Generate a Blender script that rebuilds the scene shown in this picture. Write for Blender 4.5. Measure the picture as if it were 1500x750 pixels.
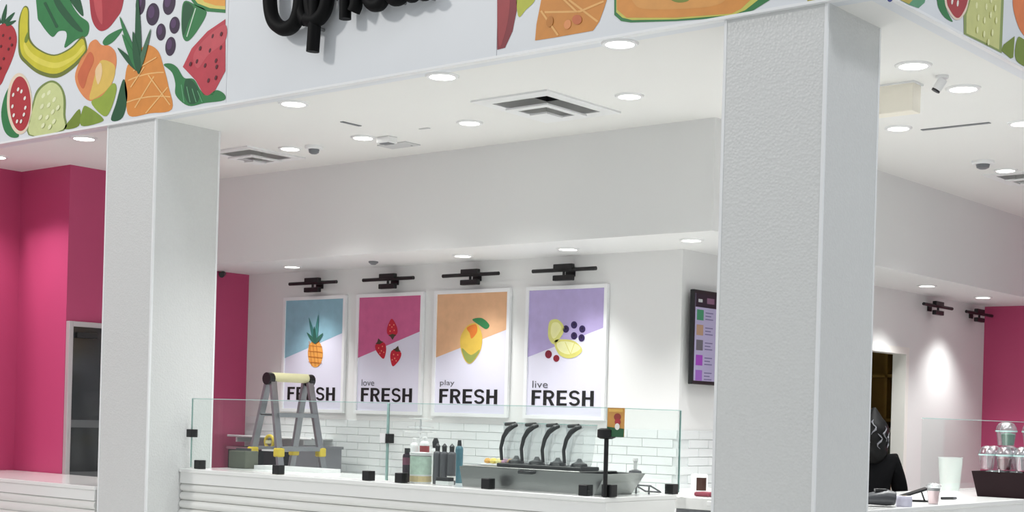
import bpy, bmesh, math, random
from mathutils import Vector, Matrix
random.seed(7)
for o in list(bpy.data.objects):
    bpy.data.objects.remove(o)
S = bpy.context.scene
C = S.collection
PI = math.pi

# ------------------------------------------------------------------ camera
F, YAW, ROLL, CX, CY, EYE = 2170.0, 0.68966, 0.0277, 750.0, 609.0, 1.55
c_, s_ = math.cos(YAW), math.sin(YAW)
FW = Vector((-s_, c_, 0)); RT = Vector((c_, s_, 0)); UP = Vector((0, 0, 1))
CR = RT * math.cos(ROLL) + UP * math.sin(ROLL)
CU = -RT * math.sin(ROLL) + UP * math.cos(ROLL)
cd = bpy.data.cameras.new('camera'); cam = bpy.data.objects.new('camera', cd); C.objects.link(cam)
cd.sensor_fit = 'HORIZONTAL'; cd.sensor_width = 36.0; cd.lens = 36.0 * F / 1500.0
cd.shift_x = 0.0; cd.shift_y = (CY - 375.0) / 1500.0
cd.clip_start = 0.1; cd.clip_end = 200
m = Matrix.Identity(4)
for i in range(3):
    m[i][0], m[i][1], m[i][2] = CR[i], CU[i], -FW[i]
m[2][3] = EYE
cam.matrix_world = m
S.camera = cam

# ------------------------------------------------------------------ world, exposure
S.view_settings.view_transform = 'Standard'; S.view_settings.look = 'None'
S.view_settings.gamma = 1.0; S.view_settings.use_curve_mapping = False
S.view_settings.exposure = 0.42
W = bpy.data.worlds.new('mall_ambient'); S.world = W; W.use_nodes = True
W.node_tree.nodes['Background'].inputs[0].default_value = (0.93, 0.97, 1.0, 1)
W.node_tree.nodes['Background'].inputs[1].default_value = 0.42

def area_lamp(name, loc, target, size, power, col=(1, 1, 1)):
    l = bpy.data.lights.new(name, 'AREA'); l.shape = 'DISK'; l.size = size; l.energy = power; l.color = col
    o = bpy.data.objects.new(name, l); C.objects.link(o); o.location = loc
    o.rotation_euler = (Vector(target) - Vector(loc)).to_track_quat('-Z', 'Y').to_euler()
    return o
# high ceiling lamps of the mall hall around the shop
area_lamp('mall_hall_lamp_offscreen', (-13.5, -1.5, 9.0), (-8.5, 7, 3.6), 1.2, 330, (1, 0.97, 0.93))
area_lamp('mall_hall_lamp_offscreen', (2.5, 5.0, 8.6), (-3.6, 9, 2.6), 1.6, 130, (0.95, 0.96, 1.0))

DOWN_W, LOW_W, SIDE_W, SDOWN_W = 76.0, 52.0, 92.0, 125.0

# ------------------------------------------------------------------ pixel -> place (a pixel gives a direction, a known plane the distance)
def ray(x, y): return CR * ((x - CX) / F) - CU * ((y - CY) / F) + FW
def onz(x, y, z): d = ray(x, y); return Vector((0, 0, EYE)) + d * ((z - EYE) / d.z)
def ony(x, y, Y): d = ray(x, y); return Vector((0, 0, EYE)) + d * (Y / d.y)
def onx(x, y, X): d = ray(x, y); return Vector((0, 0, EYE)) + d * (X / d.x)

# ------------------------------------------------------------------ materials
def lin(c):
    return tuple(((v / 255) / 12.92 if v / 255 <= 0.04045 else ((v / 255 + 0.055) / 1.055) ** 2.4) for v in c)
MATS = {}
def mat(name, rgb, rough=0.5, metal=0.0, var=0.0, vscale=8.0, bump=0.0, bscale=60.0, emit=0.0, spec=0.5, coat=0.0, kind='noise'):
    if name in MATS: return MATS[name]
    M = bpy.data.materials.new(name); M.use_nodes = True; MATS[name] = M
    nt = M.node_tree; N = nt.nodes; L = nt.links; b = N['Principled BSDF']
    col = lin(rgb) + (1,)
    b.inputs['Base Color'].default_value = col
    b.inputs['Roughness'].default_value = rough; b.inputs['Metallic'].default_value = metal
    b.inputs['Specular IOR Level'].default_value = spec
    if coat: b.inputs['Coat Weight'].default_value = coat; b.inputs['Coat Roughness'].default_value = 0.08
    if emit:
        b.inputs['Emission Color'].default_value = col; b.inputs['Emission Strength'].default_value = emit
    tc = N.new('ShaderNodeTexCoord')
    if var:
        n = N.new('ShaderNodeTexNoise'); n.inputs['Scale'].default_value = vscale; n.inputs['Detail'].default_value = 4
        L.new(tc.outputs['Object'], n.inputs['Vector'])
        mx = N.new('ShaderNodeMix'); mx.data_type = 'RGBA'
        lo = tuple(max(0, v * (1 - var)) for v in col[:3]) + (1,); hi = tuple(min(1, v * (1 + var)) for v in col[:3]) + (1,)
        mx.inputs[6].default_value = lo; mx.inputs[7].default_value = hi
        L.new(n.outputs['Fac'], mx.inputs[0]); L.new(mx.outputs[2], b.inputs['Base Color'])
    if bump:
        if kind == 'voronoi':
            n = N.new('ShaderNodeTexVoronoi'); n.inputs['Scale'].default_value = bscale; n.inputs['Randomness'].default_value = 0.9; out = n.outputs['Distance']
        elif kind == 'brushed':
            mp = N.new('ShaderNodeMapping'); mp.inputs['Scale'].default_value = (0.02, 1, 1); L.new(tc.outputs['Object'], mp.inputs[0])
            n = N.new('ShaderNodeTexNoise'); n.inputs['Scale'].default_value = bscale; L.new(mp.outputs[0], n.inputs['Vector']); out = n.outputs['Fac']
        else:
            n = N.new('ShaderNodeTexNoise'); n.inputs['Scale'].default_value = bscale; out = n.outputs['Fac']
        if kind != 'brushed': L.new(tc.outputs['Object'], n.inputs['Vector'])
        bp = N.new('ShaderNodeBump'); bp.inputs['Strength'].default_value = bump; bp.inputs['Distance'].default_value = 0.01
        L.new(out, bp.inputs['Height']); L.new(bp.outputs[0], b.inputs['Normal'])
    return M
def glass_mat(name, tint, refl, rough=0.02):
    if name in MATS: return MATS[name]
    M = bpy.data.materials.new(name); M.use_nodes = True; MATS[name] = M
    nt = M.node_tree; N = nt.nodes; L = nt.links; N.remove(N['Principled BSDF'])
    t = N.new('ShaderNodeBsdfTransparent'); t.inputs[0].default_value = tint + (1,)
    g = N.new('ShaderNodeBsdfGlossy'); g.inputs['Roughness'].default_value = rough; g.inputs[0].default_value = (0.95, 0.98, 1, 1)
    fr = N.new('ShaderNodeLayerWeight'); fr.inputs[0].default_value = 0.5
    pw = N.new('ShaderNodeMath'); pw.operation = 'POWER'; pw.inputs[1].default_value = 5.0
    ad = N.new('ShaderNodeMath'); ad.operation = 'MULTIPLY_ADD'; ad.inputs[1].default_value = 0.5; ad.inputs[2].default_value = refl; ad.use_clamp = True
    mx = N.new('ShaderNodeMixShader'); L.new(fr.outputs['Facing'], pw.inputs[0]); L.new(pw.outputs[0], ad.inputs[0]); L.new(ad.outputs[0], mx.inputs[0])
    L.new(t.outputs[0], mx.inputs[1]); L.new(g.outputs[0], mx.inputs[2]); L.new(mx.outputs[0], N['Material Output'].inputs[0])
    return M
WHITE = mat('white_wall_paint', (232, 232, 231), 0.6, var=0.02, vscale=1.5)
CEIL = mat('white_ceiling_paint', (238, 237, 234), 0.75, var=0.015, vscale=1.2)
FASC = mat('white_fascia_vinyl', (226, 229, 233), 0.45, var=0.015, vscale=2)
MAG = mat('magenta_paint', (190, 70, 114), 0.5, var=0.04, vscale=2)
TILEF = mat('mall_floor_tile', (219, 220, 217), 0.25, var=0.06, vscale=3)
PILW = mat('white_mosaic_pillar', (216, 217, 216), 0.42, var=0.03, vscale=40, bump=0.26, bscale=62, kind='voronoi')
PTRIM = mat('white_metal_trim', (240, 241, 242), 0.3)
CTOP = mat('white_solid_surface', (240, 240, 238), 0.2, var=0.01, coat=0.3)
CFRONT = mat('white_wave_panel', (236, 236, 233), 0.25, var=0.01, coat=0.3)
GTILE = mat('glossy_white_tile', (228, 232, 232), 0.15, var=0.015, vscale=3)
GROUT = mat('grey_grout', (214, 218, 218), 0.8, var=0.04, vscale=30)
BLACK = mat('black_metal', (14, 14, 15), 0.4, var=0.1)
BLKP = mat('black_plastic', (22, 22, 24), 0.35, var=0.1)
SIGNB = mat('black_sign_acrylic', (8, 8, 9), 0.6, var=0.1, spec=0.15)
STEEL = mat('brushed_steel', (158, 158, 157), 0.3, 1.0, var=0.05, vscale=6, bump=0.08, bscale=120, kind='brushed')
ALU = mat('ladder_aluminium', (150, 152, 156), 0.4, 0.85, var=0.08, vscale=20)
YELLOW = mat('yellow_plastic', (226, 200, 60), 0.4, var=0.05)
CREAM = mat('cream_plastic', (226, 222, 178), 0.45, var=0.04)
GLASS = glass_mat('counter_glass', (0.945, 0.967, 0.957), 0.03)
GLEDGE = mat('green_glass_edge', (176, 206, 202), 0.15)
CLEARP = glass_mat('clear_plastic', (0.9, 0.905, 0.905), 0.22, 0.15)
DARKGL = mat('dark_door_glass', (52, 54, 56), 0.12, var=0.1, vscale=2)
ALUF = mat('silver_door_frame', (196, 190, 192), 0.35, 0.4, var=0.03)
LENS = mat('lamp_lens', (255, 252, 246), 0.5, emit=5.0)
DUCT = mat('black_duct_lining', (44, 44, 46), 0.9, var=0.1)
PAPER = mat('white_poster_paper', (226, 224, 240), 0.55, var=0.01)
WPLA = mat('white_plastic', (238, 238, 238), 0.35, var=0.01)
GREYP = mat('grey_plastic', (120, 122, 126), 0.45, var=0.05)

# ------------------------------------------------------------------ mesh helpers
def box(bm, x0, x1, y0, y1, z0, z1):
    v = [bm.verts.new((x, y, z)) for z in (z0, z1) for x, y in ((x0, y0), (x1, y0), (x1, y1), (x0, y1))]
    for f in ((3, 2, 1, 0), (4, 5, 6, 7), (0, 1, 5, 4), (1, 2, 6, 5), (2, 3, 7, 6), (3, 0, 4, 7)):
        bm.faces.new([v[i] for i in f])
    return v
def frame_axes(d):
    d = d.normalized(); a = Vector((0, 0, 1)) if abs(d.z) < 0.9 else Vector((1, 0, 0))
    u = d.cross(a).normalized(); return u, d.cross(u).normalized()
def tube(bm, pts, r, n=10, cap=True):
    pts = [Vector(p) for p in pts]; rings = []
    rs = r if isinstance(r, (list, tuple)) else [r] * len(pts)
    u = None
    for i, p in enumerate(pts):
        d = (pts[min(i + 1, len(pts) - 1)] - pts[max(i - 1, 0)]).normalized()
        if u is None: u, v = frame_axes(d)
        else:
            u = (u - d * u.dot(d)).normalized(); v = d.cross(u)
        rings.append([bm.verts.new(p + (u * math.cos(2 * PI * k / n) + v * math.sin(2 * PI * k / n)) * rs[i]) for k in range(n)])
    for a, b in zip(rings, rings[1:]):
        for k in range(n): bm.faces.new((a[k], a[(k + 1) % n], b[(k + 1) % n], b[k]))
    if cap: bm.faces.new(rings[0][::-1]); bm.faces.new(rings[-1])
def bar(bm, p0, p1, w, t, up=(0, 0, 1)):
    p0, p1 = Vector(p0), Vector(p1); d = (p1 - p0).normalized(); u = d.cross(Vector(up))
    if u.length < 1e-4: u = d.cross(Vector((1, 0, 0)))
    u.normalize(); v = u.cross(d).normalized()
    a = [[bm.verts.new(p + u * su * w / 2 + v * sv * t / 2) for su, sv in ((-1, -1), (1, -1), (1, 1), (-1, 1))] for p in (p0, p1)]
    for k in range(4): bm.faces.new((a[0][k], a[0][(k + 1) % 4], a[1][(k + 1) % 4], a[1][k]))
    bm.faces.new(a[0][::-1]); bm.faces.new(a[1])
def lathe(bm, prof, n=20, cx=0, cy=0, z=0):
    rings = []
    for r, h in prof:
        if r < 1e-5: rings.append([bm.verts.new((cx, cy, z + h))])
        else: rings.append([bm.verts.new((cx + r * math.cos(2 * PI * k / n), cy + r * math.sin(2 * PI * k / n), z + h)) for k in range(n)])
    for a, b in zip(rings, rings[1:]):
        for k in range(n):
            k2 = (k + 1) % n
            if len(a) == 1 and len(b) == 1: continue
            if len(a) == 1: bm.faces.new((a[0], b[k2], b[k]))
            elif len(b) == 1: bm.faces.new((a[k], a[k2], b[0]))
            else: bm.faces.new((a[k], a[k2], b[k2], b[k]))
def obj(name, bm, material, parent=None, smooth=False, bevel=0.0):
    if bevel:
        bmesh.ops.bevel(bm, geom=list(bm.edges), offset=bevel, segments=2, affect='EDGES', profile=0.5)
    bmesh.ops.recalc_face_normals(bm, faces=bm.faces)
    me = bpy.data.meshes.new(name); bm.to_mesh(me); bm.free()
    if isinstance(material, list):
        for q in material: me.materials.append(q)
    else: me.materials.append(material)
    if smooth:
        me.shade_smooth()
        try: me.set_sharp_from_angle(angle=math.radians(40))
        except Exception: pass
    o = bpy.data.objects.new(name, me); C.objects.link(o)
    if parent: o.parent = parent
    return o
def B(*boxes):
    bm = bmesh.new()
    for b in boxes: box(bm, *b)
    return bm
def T(*tubes, n=10):
    bm = bmesh.new()
    for t in tubes: tube(bm, t[0], t[1], n)
    return bm
def LA(prof, n=20, cx=0, cy=0, z=0):
    bm = bmesh.new(); lathe(bm, prof, n, cx, cy, z); return bm
def tag(o, label, cat, group=None):
    o['label'] = label; o['category'] = cat
    if group: o['group'] = group
    return o
def thing(name, label, cat, loc=(0, 0, 0), rz=0.0, group=None):
    o = bpy.data.objects.new(name, None); C.objects.link(o); o.empty_display_size = 0.1
    o.location = loc; o.rotation_euler = (0, 0, rz); return tag(o, label, cat, group)
def struct(name, bm, m, label=None, **k):
    o = obj(name, bm, m, **k); o['kind'] = 'structure'
    if label: o['label'] = label
    return o
def copy_tree(o, parent=None):
    q = o.copy(); C.objects.link(q); q.parent = parent
    for ch in list(o.children): copy_tree(ch, q)
    return q

# ================================================================== STRUCTURE
H = 3.75            # main ceiling = underside of the fascia
ZL = 2.93           # lower soffit
YA = 6.966          # front facade plane
XF = -3.39          # side fascia plane
YB, XB = 9.17, -5.73    # bulkhead faces
YW, XW = 10.06, -6.56   # poster wall, screen wall
XM = -11.87         # magenta wall
struct('floor', B((-22, 7, -6, 22, -0.12, 0)), TILEF)
VENTS = (('square white air vent in the ceiling above the steel topping bin', -6.54, 8.22, 0.68, 0.86), ('square air vent in the ceiling behind the pillar by the long counter', -9.93, 8.45, 0.56, 0.66), ('square air vent in the ceiling along the side bulkhead', -4.75, 12.75, 0.62, 0.62))
HOLES = [(x - w * .37, x + w * .37, y - d * .37, y + d * .37) for _, x, y, w, d in VENTS]
def holed_slab(x0, x1, y0, y1, z0, z1, holes):
    bm = bmesh.new(); xs = sorted({x0, x1, *[h[0] for h in holes], *[h[1] for h in holes]}); ys = sorted({y0, y1, *[h[2] for h in holes], *[h[3] for h in holes]})
    nx, ny = len(xs) - 1, len(ys) - 1
    solid = lambda i, j: 0 <= i < nx and 0 <= j < ny and not any(h[0] < (xs[i] + xs[i + 1]) / 2 < h[1] and h[2] < (ys[j] + ys[j + 1]) / 2 < h[3] for h in holes)
    V = {}
    def v(i, j, z):
        if (i, j, z) not in V: V[(i, j, z)] = bm.verts.new((xs[i], ys[j], z))
        return V[(i, j, z)]
    for i in range(nx):
        for j in range(ny):
            if not solid(i, j): continue
            c = ((i, j), (i + 1, j), (i + 1, j + 1), (i, j + 1))
            bm.faces.new([v(*q, z0) for q in c[::-1]]); bm.faces.new([v(*q, z1) for q in c])
            for (a, b), nb in zip(((c[0], c[1]), (c[1], c[2]), (c[2], c[3]), (c[3], c[0])), ((i, j - 1), (i + 1, j), (i, j + 1), (i - 1, j))):
                if not solid(*nb): bm.faces.new((v(*a, z0), v(*b, z0), v(*b, z1), v(*a, z1)))
    return bm
struct('ceiling', holed_slab(-15, XF - 0.1, YA + 0.1, 17.5, H, H + 0.12, HOLES), CEIL)
struct('wall_front', B((-20, XF, YA - 0.006, YA + 0.1, H, 5.7)), FASC, 'white fascia wall above the front of the shop')
struct('wall_right', B((XF - 0.1, XF, YA + 0.1, 17.5, H, 5.7)), FASC, 'white fascia wall above the side of the shop')
struct('trim_1', B((-20, XF + 0.012, YA - 0.03, YA + 0.02, H - 0.002, H + 0.014)), PTRIM, 'narrow white edge trim under the front fascia')
struct('trim_2', B((XF - 0.02, XF + 0.012, YA + 0.02, 17.5, H - 0.002, H + 0.014)), PTRIM, 'narrow white edge trim under the side fascia')
# L-shaped bulkhead with the low soffit underneath
bm = bmesh.new()
L = [(XM, YB), (XB, YB), (XB, 16.3), (XW - 0.1, 16.3), (XW - 0.1, YW + 0.1), (XM, YW + 0.1)]
lo = [bm.verts.new((x, y, ZL)) for x, y in L]; hi = [bm.verts.new((x, y, H + 0.01)) for x, y in L]
for i in range(6): bm.faces.new((lo[i], lo[(i + 1) % 6], hi[(i + 1) % 6], hi[i]))
bm.faces.new(lo[::-1]); bm.faces.new(hi)
struct('wall_bulkhead', bm, WHITE, 'white bulkhead hanging over the posters and screen')
wb = struct('wall_back', B((XM, XW, YW, YW + 0.12, 0, ZL)), WHITE, 'white back wall carrying the four fruit posters')
D0, D1, DZ = 12.7, 14.27, 2.31
ws = struct('wall_side', B((XW - 0.127, XW, YW + 0.12, D0, 0, ZL), (XW - 0.127, XW, D1, 16.3, 0, ZL), (XW - 0.127, XW, D0, D1, DZ, ZL)), WHITE, 'white side wall with the menu screen and a kitchen doorway')
struct('wall_left', B((XM - 0.12, XM, 7.9, YW + 0.12, 0, H)), MAG, 'magenta wall at the end of the poster wall')
struct('wall_left_return', B((-12.67, XM - 0.12, 7.9, 8.02, 0, H)), MAG, 'magenta wall return beside the steel door')
struct('wall_left_front', B((-12.79, -12.67, 5.6, 8.02, 0, H)), MAG, 'magenta wall left of the pillar')
struct('wall_end', B((XW - 0.127, -2.0, 16.3, 16.42, 0, H)), MAG, 'magenta end wall past the menu-screen wall')
# tile splashback: rows of real tiles on both walls
tm = None
TW, TH, ZT = 0.30, 0.072, 1.468
struct_t = []
def tile_run(parent, n, rows, place, stop=None):
    global tm
    for r in range(rows):
        for k in range(n + 1):
            p = place(k, r)
            if p is None: continue
            if tm is None:
                o = obj('tile', B((-TW / 2 + .002, TW / 2 - .002, -0.008, 0, -TH / 2 + .002, TH / 2 - .002)), GTILE, parent, bevel=0.0015); tm = o.data
            else:
                o = bpy.data.objects.new('tile', tm); C.objects.link(o); o.parent = parent
            o.location, o.rotation_euler = p
            if stop is not None and p[0][0] + TW / 2 > stop:
                wl = stop - (p[0][0] - TW / 2); o.scale.x = wl / TW; o.location.x = stop - wl / 2
ga = obj('grout_bed', B((XM + 0.01, XW - 0.001, YW - 0.003, YW, 0.9, ZT)), GROUT, wb)
gb = obj('grout_bed', B((XW, XW + 0.003, YW - 0.003, 12.6, 0.9, ZT)), GROUT, ws)
tile_run(wb, 17, 8, lambda k, r: None if k == 17 and r % 2 else ((XM + 0.02 + TW / 2 + k * TW + (0.15 if r % 2 else 0), YW - 0.003, ZT - TH / 2 - r * TH), (0, 0, 0)), XW - 0.004)
tile_run(ws, 7, 8, lambda k, r: ((XW + 0.003, YW + TW / 2 + k * TW + (0.15 if r % 2 else 0), ZT - TH / 2 - r * TH), (0, 0, PI / 2)))
# door in the magenta wall
dr = struct('door_1', B((XM + 0.004, XM + 0.03, 7.95, 8.86, 0.0, 2.262)), DARKGL, 'dark glazed steel door in the magenta wall')
obj('door_frame', B((XM, XM + 0.05, 7.902, 7.95, 0, 2.31), (XM, XM + 0.05, 8.86, 8.908, 0, 2.31), (XM, XM + 0.05, 7.95, 8.86, 2.262, 2.31)), ALUF, dr, bevel=0.004)
obj('rail', B((XM + 0.03, XM + 0.04, 7.95, 8.86, 1.33, 1.40)), mat('grey_door_rail', (104, 106, 108), 0.4, 0.3), dr)
obj('rail', B((XM + 0.03, XM + 0.04, 7.95, 8.86, 0.86, 0.92)), MATS['grey_door_rail'], dr)
obj('door_closer', B((XM + 0.03, XM + 0.07, 7.98, 8.2, 2.16, 2.21)), BLKP, dr, bevel=0.005)
obj('handle', T(([(XM + 0.07, 8.74, 0.95), (XM + 0.07, 8.74, 1.25)], 0.012)), STEEL, dr)
# kitchen beyond the doorway
OCH = mat('ochre_cabinet_wood', (176, 140, 66), 0.5, var=0.15, vscale=10)
KW = mat('kitchen_wall_cream', (224, 214, 190), 0.6, var=0.03)
struct('wall_kitchen', B((-9.6, XW - 0.127, 16.0, 16.12, 0, ZL), (-9.72, -9.6, YW + 0.12, 16.12, 0, ZL)), KW, 'cream kitchen wall beyond the doorway')
struct('ceiling_kitchen', B((-9.72, XW - 0.127, YW + 0.12, 16.12, 2.7, 2.78)), CEIL, 'kitchen ceiling beyond the doorway')
# door lining of the doorway
dl = struct('trim_3', B((XW - 0.135, XW + 0.012, D1 - 0.02, D1 + 0.05, 0, DZ + 0.05), (XW - 0.135, XW + 0.012, D0 - 0.05, D0 + 0.02, 0, DZ + 0.05), (XW - 0.135, XW + 0.012, D0 + 0.02, D1 - 0.02, DZ - 0.02, DZ + 0.05)), mat('off_white_lining', (238, 236, 230), 0.5), 'off-white lining of the kitchen doorway')

# ------------------------------------------------------------------ pillars
def pillar(x1, label):
    w = 0.62
    t = thing('pillar', label, 'pillar', (x1 - w / 2, YA + w / 2, 0))
    h = w / 2
    obj('shaft', B((-h, h, -h, h, 0, H)), PILW, t)
    for sx in (-1, 1):
        for sy in (-1, 1):
            e = 0.014
            bm = bmesh.new()
            x0, y0 = sx * h, sy * h
            box(bm, min(x0 - sx * e, x0 + sx * .003), max(x0 - sx * e, x0 + sx * .003), min(y0 - sy * e, y0 + sy * .003), max(y0 - sy * e, y0 + sy * .003), 0, H - 0.003)
            obj('corner_trim', bm, PTRIM, t)
    obj('base_plinth', B((-h - .015, h + .015, -h - .015, h + .015, 0, 0.12)), STEEL, t, bevel=0.003)
    return t
pillar(-9.35, 'square white pillar standing at the end of the long glass-topped counter')
pillar(-3.69, 'square white mosaic pillar at the corner where the two fruit fascias meet')

# ------------------------------------------------------------------ counters
def wave_counter(name, label, x0, x1, y0, y1, z, band, first_gap, pitch, end_panel):
    t = thing(name, label, 'counter', ((x0 + x1) / 2, y0, 0)); cx = (x0 + x1) / 2
    a, b = x0 - cx, x1 - cx; dpt = y1 - y0
    obj('carcass', B((a + 0.004, b - 0.012, 0.03, dpt - 0.02, 0, z - 0.03)), CFRONT, t)
    obj('countertop', B((a, b, -0.012, dpt, z - 0.03, z)), CTOP, t, bevel=0.004)
    obj('apron', B((a, b - 0.012, 0.0, 0.03, z - band, z - 0.03)), CTOP, t)
    obj('kickboard', B((a, b - 0.012, 0.05, 0.06, 0, 0.09)), STEEL, t)
    zz = z - band; k = 0
    while zz - pitch > 0.09:
        bm = bmesh.new(); n = 40; ph = random.uniform(0, 6.28)
        prof = [(0.03, 0.0), (0.012, 0.06), (0.0, 0.28), (-0.004, 0.5), (0.0, 0.72), (0.014, 0.94), (0.03, 1.0)]
        rows = []
        for i in range(n + 1):
            x = a + (b - 0.012 - a) * i / n
            sh = 0.007 * math.sin(x * 2.1 + k * 0.8 + 0.4 * math.sin(x)) 
            th = 1.0
            rows.append([bm.verts.new((x, yy + sh * 0.8, zz - pitch * f * th)) for yy, f in prof])
        for p, q in zip(rows, rows[1:]):
            for j in range(len(prof) - 1): bm.faces.new((p[j], q[j], q[j + 1], p[j + 1]))
            bm.faces.new((p[-1], q[-1], q[0], p[0]))
        bm.faces.new(rows[0]); bm.faces.new(rows[-1][::-1])
        obj('wave_slat', bm, CFRONT, t, smooth=True)
        zz -= pitch; k += 1
    if end_panel: obj('end_panel', B((b - 0.012, b, 0.0, dpt - 0.02, 0, z - 0.03)), CTOP, t)
    return t
ZC, YC = 1.07, 7.28
wave_counter('service_counter', 'long white service counter with wavy ribbed front between pillar and entry gap', -9.345, -5.25, YC, 8.06, ZC, 0.115, 0, 0.066, True)
wave_counter('low_counter', 'low glossy white counter with ribbed front beside the magenta wall', -12.66, -9.985, 6.955, 7.89, 0.9, 0.115, 0, 0.075, False)
# side counter (runs along the side facade)
t = thing('side_counter', 'white counter along the side facade holding the bowl of cups', 'counter', (-4.25, 7.62, 0))
obj('carcass', B((-0.47, 0.43, 0.02, 6.4, 0, ZC - 0.03)), CFRONT, t)
obj('countertop', B((-0.5, 0.47, 0, 6.42, ZC - 0.03, ZC)), CTOP, t, bevel=0.004)
obj('apron', B((0.43, 0.455, 0, 6.4, ZC - 0.13, ZC - 0.03)), CTOP, t)
for k in range(13):
    obj('wave_slat', B((0.43, 0.448, 0.0, 6.4, ZC - 0.13 - 0.07 * (k + 1) + .004, ZC - 0.13 - 0.07 * k)), CFRONT, t, bevel=0.006)
# back counters under the tiles
t = thing('back_counter', 'white back counter below the tiles under the fruit posters', 'counter', (-9.2, 9.75, 0))
obj('carcass', B((-2.6, 2.5, -0.28, 0.29, 0, 0.87)), WPLA, t)
obj('countertop', B((-2.62, 2.55, -0.31, 0.295, 0.87, 0.9)), CTOP, t, bevel=0.003)
for k in range(6):
    d = obj('door', B((-2.58 + k * .85, -2.58 + k * .85 + .83, -0.3, -0.281, 0.1, 0.85)), CTOP, t, bevel=0.003)
    obj('handle', B((-2.58 + k * .85 + .36, -2.58 + k * .85 + .48, -0.32, -0.3, 0.78, 0.795)), STEEL, d)
t = thing('wall_counter', 'white back counter below the menu screen', 'counter', (-6.25, 10.3, 0))
obj('carcass', B((-0.295, 0.28, -0.22, 2.1, 0, 0.97), ), WPLA, t)
obj('corner_unit', B((-0.3, 0.28, -0.86, -0.26, 0, 0.97)), WPLA, t)
obj('countertop', B((-0.3, 0.31, -0.88, 2.15, 0.97, 1.0)), CTOP, t, bevel=0.003)
for k in range(3):
    d = obj('door', B((0.281, 0.3, -0.08 + k * .72, -0.08 + k * .72 + .70, 0.1, 0.95)), CTOP, t, bevel=0.003)
    obj('handle', B((0.3, 0.32, -0.08 + k * .72 + .3, -0.08 + k * .72 + .4, 0.88, 0.895)), STEEL, d)

# ------------------------------------------------------------------ glass guards
def clamp(parent, x, y, z, s=0.068, along='x', dark=BLKP):
    a, b = (s / 2, 0.032) if along == 'x' else (0.032, s / 2)
    return obj('clamp', B((x - a, x + a, y - b, y + b, z - s / 2, z + s / 2)), dark, parent, bevel=0.004)
g = thing('glass_guard', 'clear glass sneeze guard clamped along the long service counter', 'glass guard', (-5.28, 7.32, ZC))
zt = 1.612 - ZC
def pane(parent, x0, x1, y0, y1, z0, z1):
    p = obj('pane', B((x0, x1, y0, y1, z0, z1)), GLASS, parent)
    if x1 - x0 > y1 - y0:
        obj('polished_edge', B((x0, x1, y0, y1, z1, z1 + 0.005)), GLEDGE, p)
        obj('polished_edge', B((x0 - .003, x0, y0, y1, z0, z1)), GLEDGE, p)
        obj('polished_edge', B((x1, x1 + .003, y0, y1, z0, z1)), GLEDGE, p)
    else:
        obj('polished_edge', B((x0, x1, y0, y1, z1, z1 + 0.005)), GLEDGE, p)
        obj('polished_edge', B((x0, x1, y1, y1 + .005, z0, z1)), GLEDGE, p)
    return p
pane(g, -3.985, -1.868, -0.006, 0.006, 0.012, zt)
pane(g, -1.852, -0.004, -0.006, 0.006, 0.012, zt)
pane(g, -0.006, 0.006, 0.012, 0.80, 0.012, zt)
for px, py in ((293, 676), (408, 683), (540, 694), (588, 697), (715, 706), (858, 717)):
    p = ony(px, py, 7.32); clamp(g, p.x + 5.28, 0, 0.036)
clamp(g, 0.0, 0.035, 0.04, 0.075)
clamp(g, 0.0, 0.72, 0.036, 0.066, 'y')
clamp(g, ony(279, 635, 7.32).x + 5.28 + .02, 0, 0.275, 0.062)
j = clamp(g, -1.86, 0, 0.30, 0.066); obj('clamp_plate', B((-1.895, -1.85, -0.042, -0.033, 0.27, 0.335)), WPLA, j)
bm = bmesh.new(); tube(bm, [(0.0, -0.01, 0.0), (0.0, -0.01, 0.36)], 0.014, 12)
obj('corner_post', bm, BLACK, g)
bm = bmesh.new(); tube(bm, [(0.0, -0.012, 0.355), (0.0, -0.012, 0.365), (0, -0.012, 0.41), (0, -0.012, 0.42)], [0.036, 0.056, 0.056, 0.036], 20)
obj('post_cap', bm, BLACK, g, smooth=True)
g2 = thing('glass_guard', 'clear glass sneeze guard on the side counter before the bowl of cups', 'glass guard', (-4.50, 10.1, ZC))
pane(g2, -0.006, 0.006, 0, 2.3, 0.012, zt)
pane(g2, -0.006, 0.006, 2.31, 3.8, 0.012, zt)
for yy in (0.25, 2.0, 2.6, 3.5): clamp(g2, 0, yy, 0.036, 0.06, 'y', WPLA)

# ================================================================== PRINTS
def smooth_loop(pts, sub=5):
    n = len(pts); out = []
    for i in range(n):
        p0, p1, p2, p3 = (Vector(pts[(i + k - 1) % n]) for k in range(4))
        for s in range(sub):
            t = s / sub
            out.append(0.5 * ((2 * p1) + (p2 - p0) * t + (2 * p0 - 5 * p1 + 4 * p2 - p3) * t * t + (3 * p1 - p0 - 3 * p2 + p3) * t ** 3))
    return out
def ell(cx, cy, rx, ry, rot=0.0, n=14):
    c, s = math.cos(rot), math.sin(rot)
    return [(cx + rx * math.cos(2 * PI * k / n) * c - ry * math.sin(2 * PI * k / n) * s, cy + rx * math.cos(2 * PI * k / n) * s + ry * math.sin(2 * PI * k / n) * c) for k in range(n)]
def leaf(x0, y0, x1, y1, w):
    dx, dy = x1 - x0, y1 - y0; l = math.hypot(dx, dy); nx, ny = -dy / l, dx / l
    return [(x0 + nx * w * .3, y0 + ny * w * .3), (x0 + dx * .4 + nx * w / 2, y0 + dy * .4 + ny * w / 2), (x1, y1), (x0 + dx * .4 - nx * w / 2, y0 + dy * .4 - ny * w / 2), (x0 - nx * w * .3, y0 - ny * w * .3)]
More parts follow.
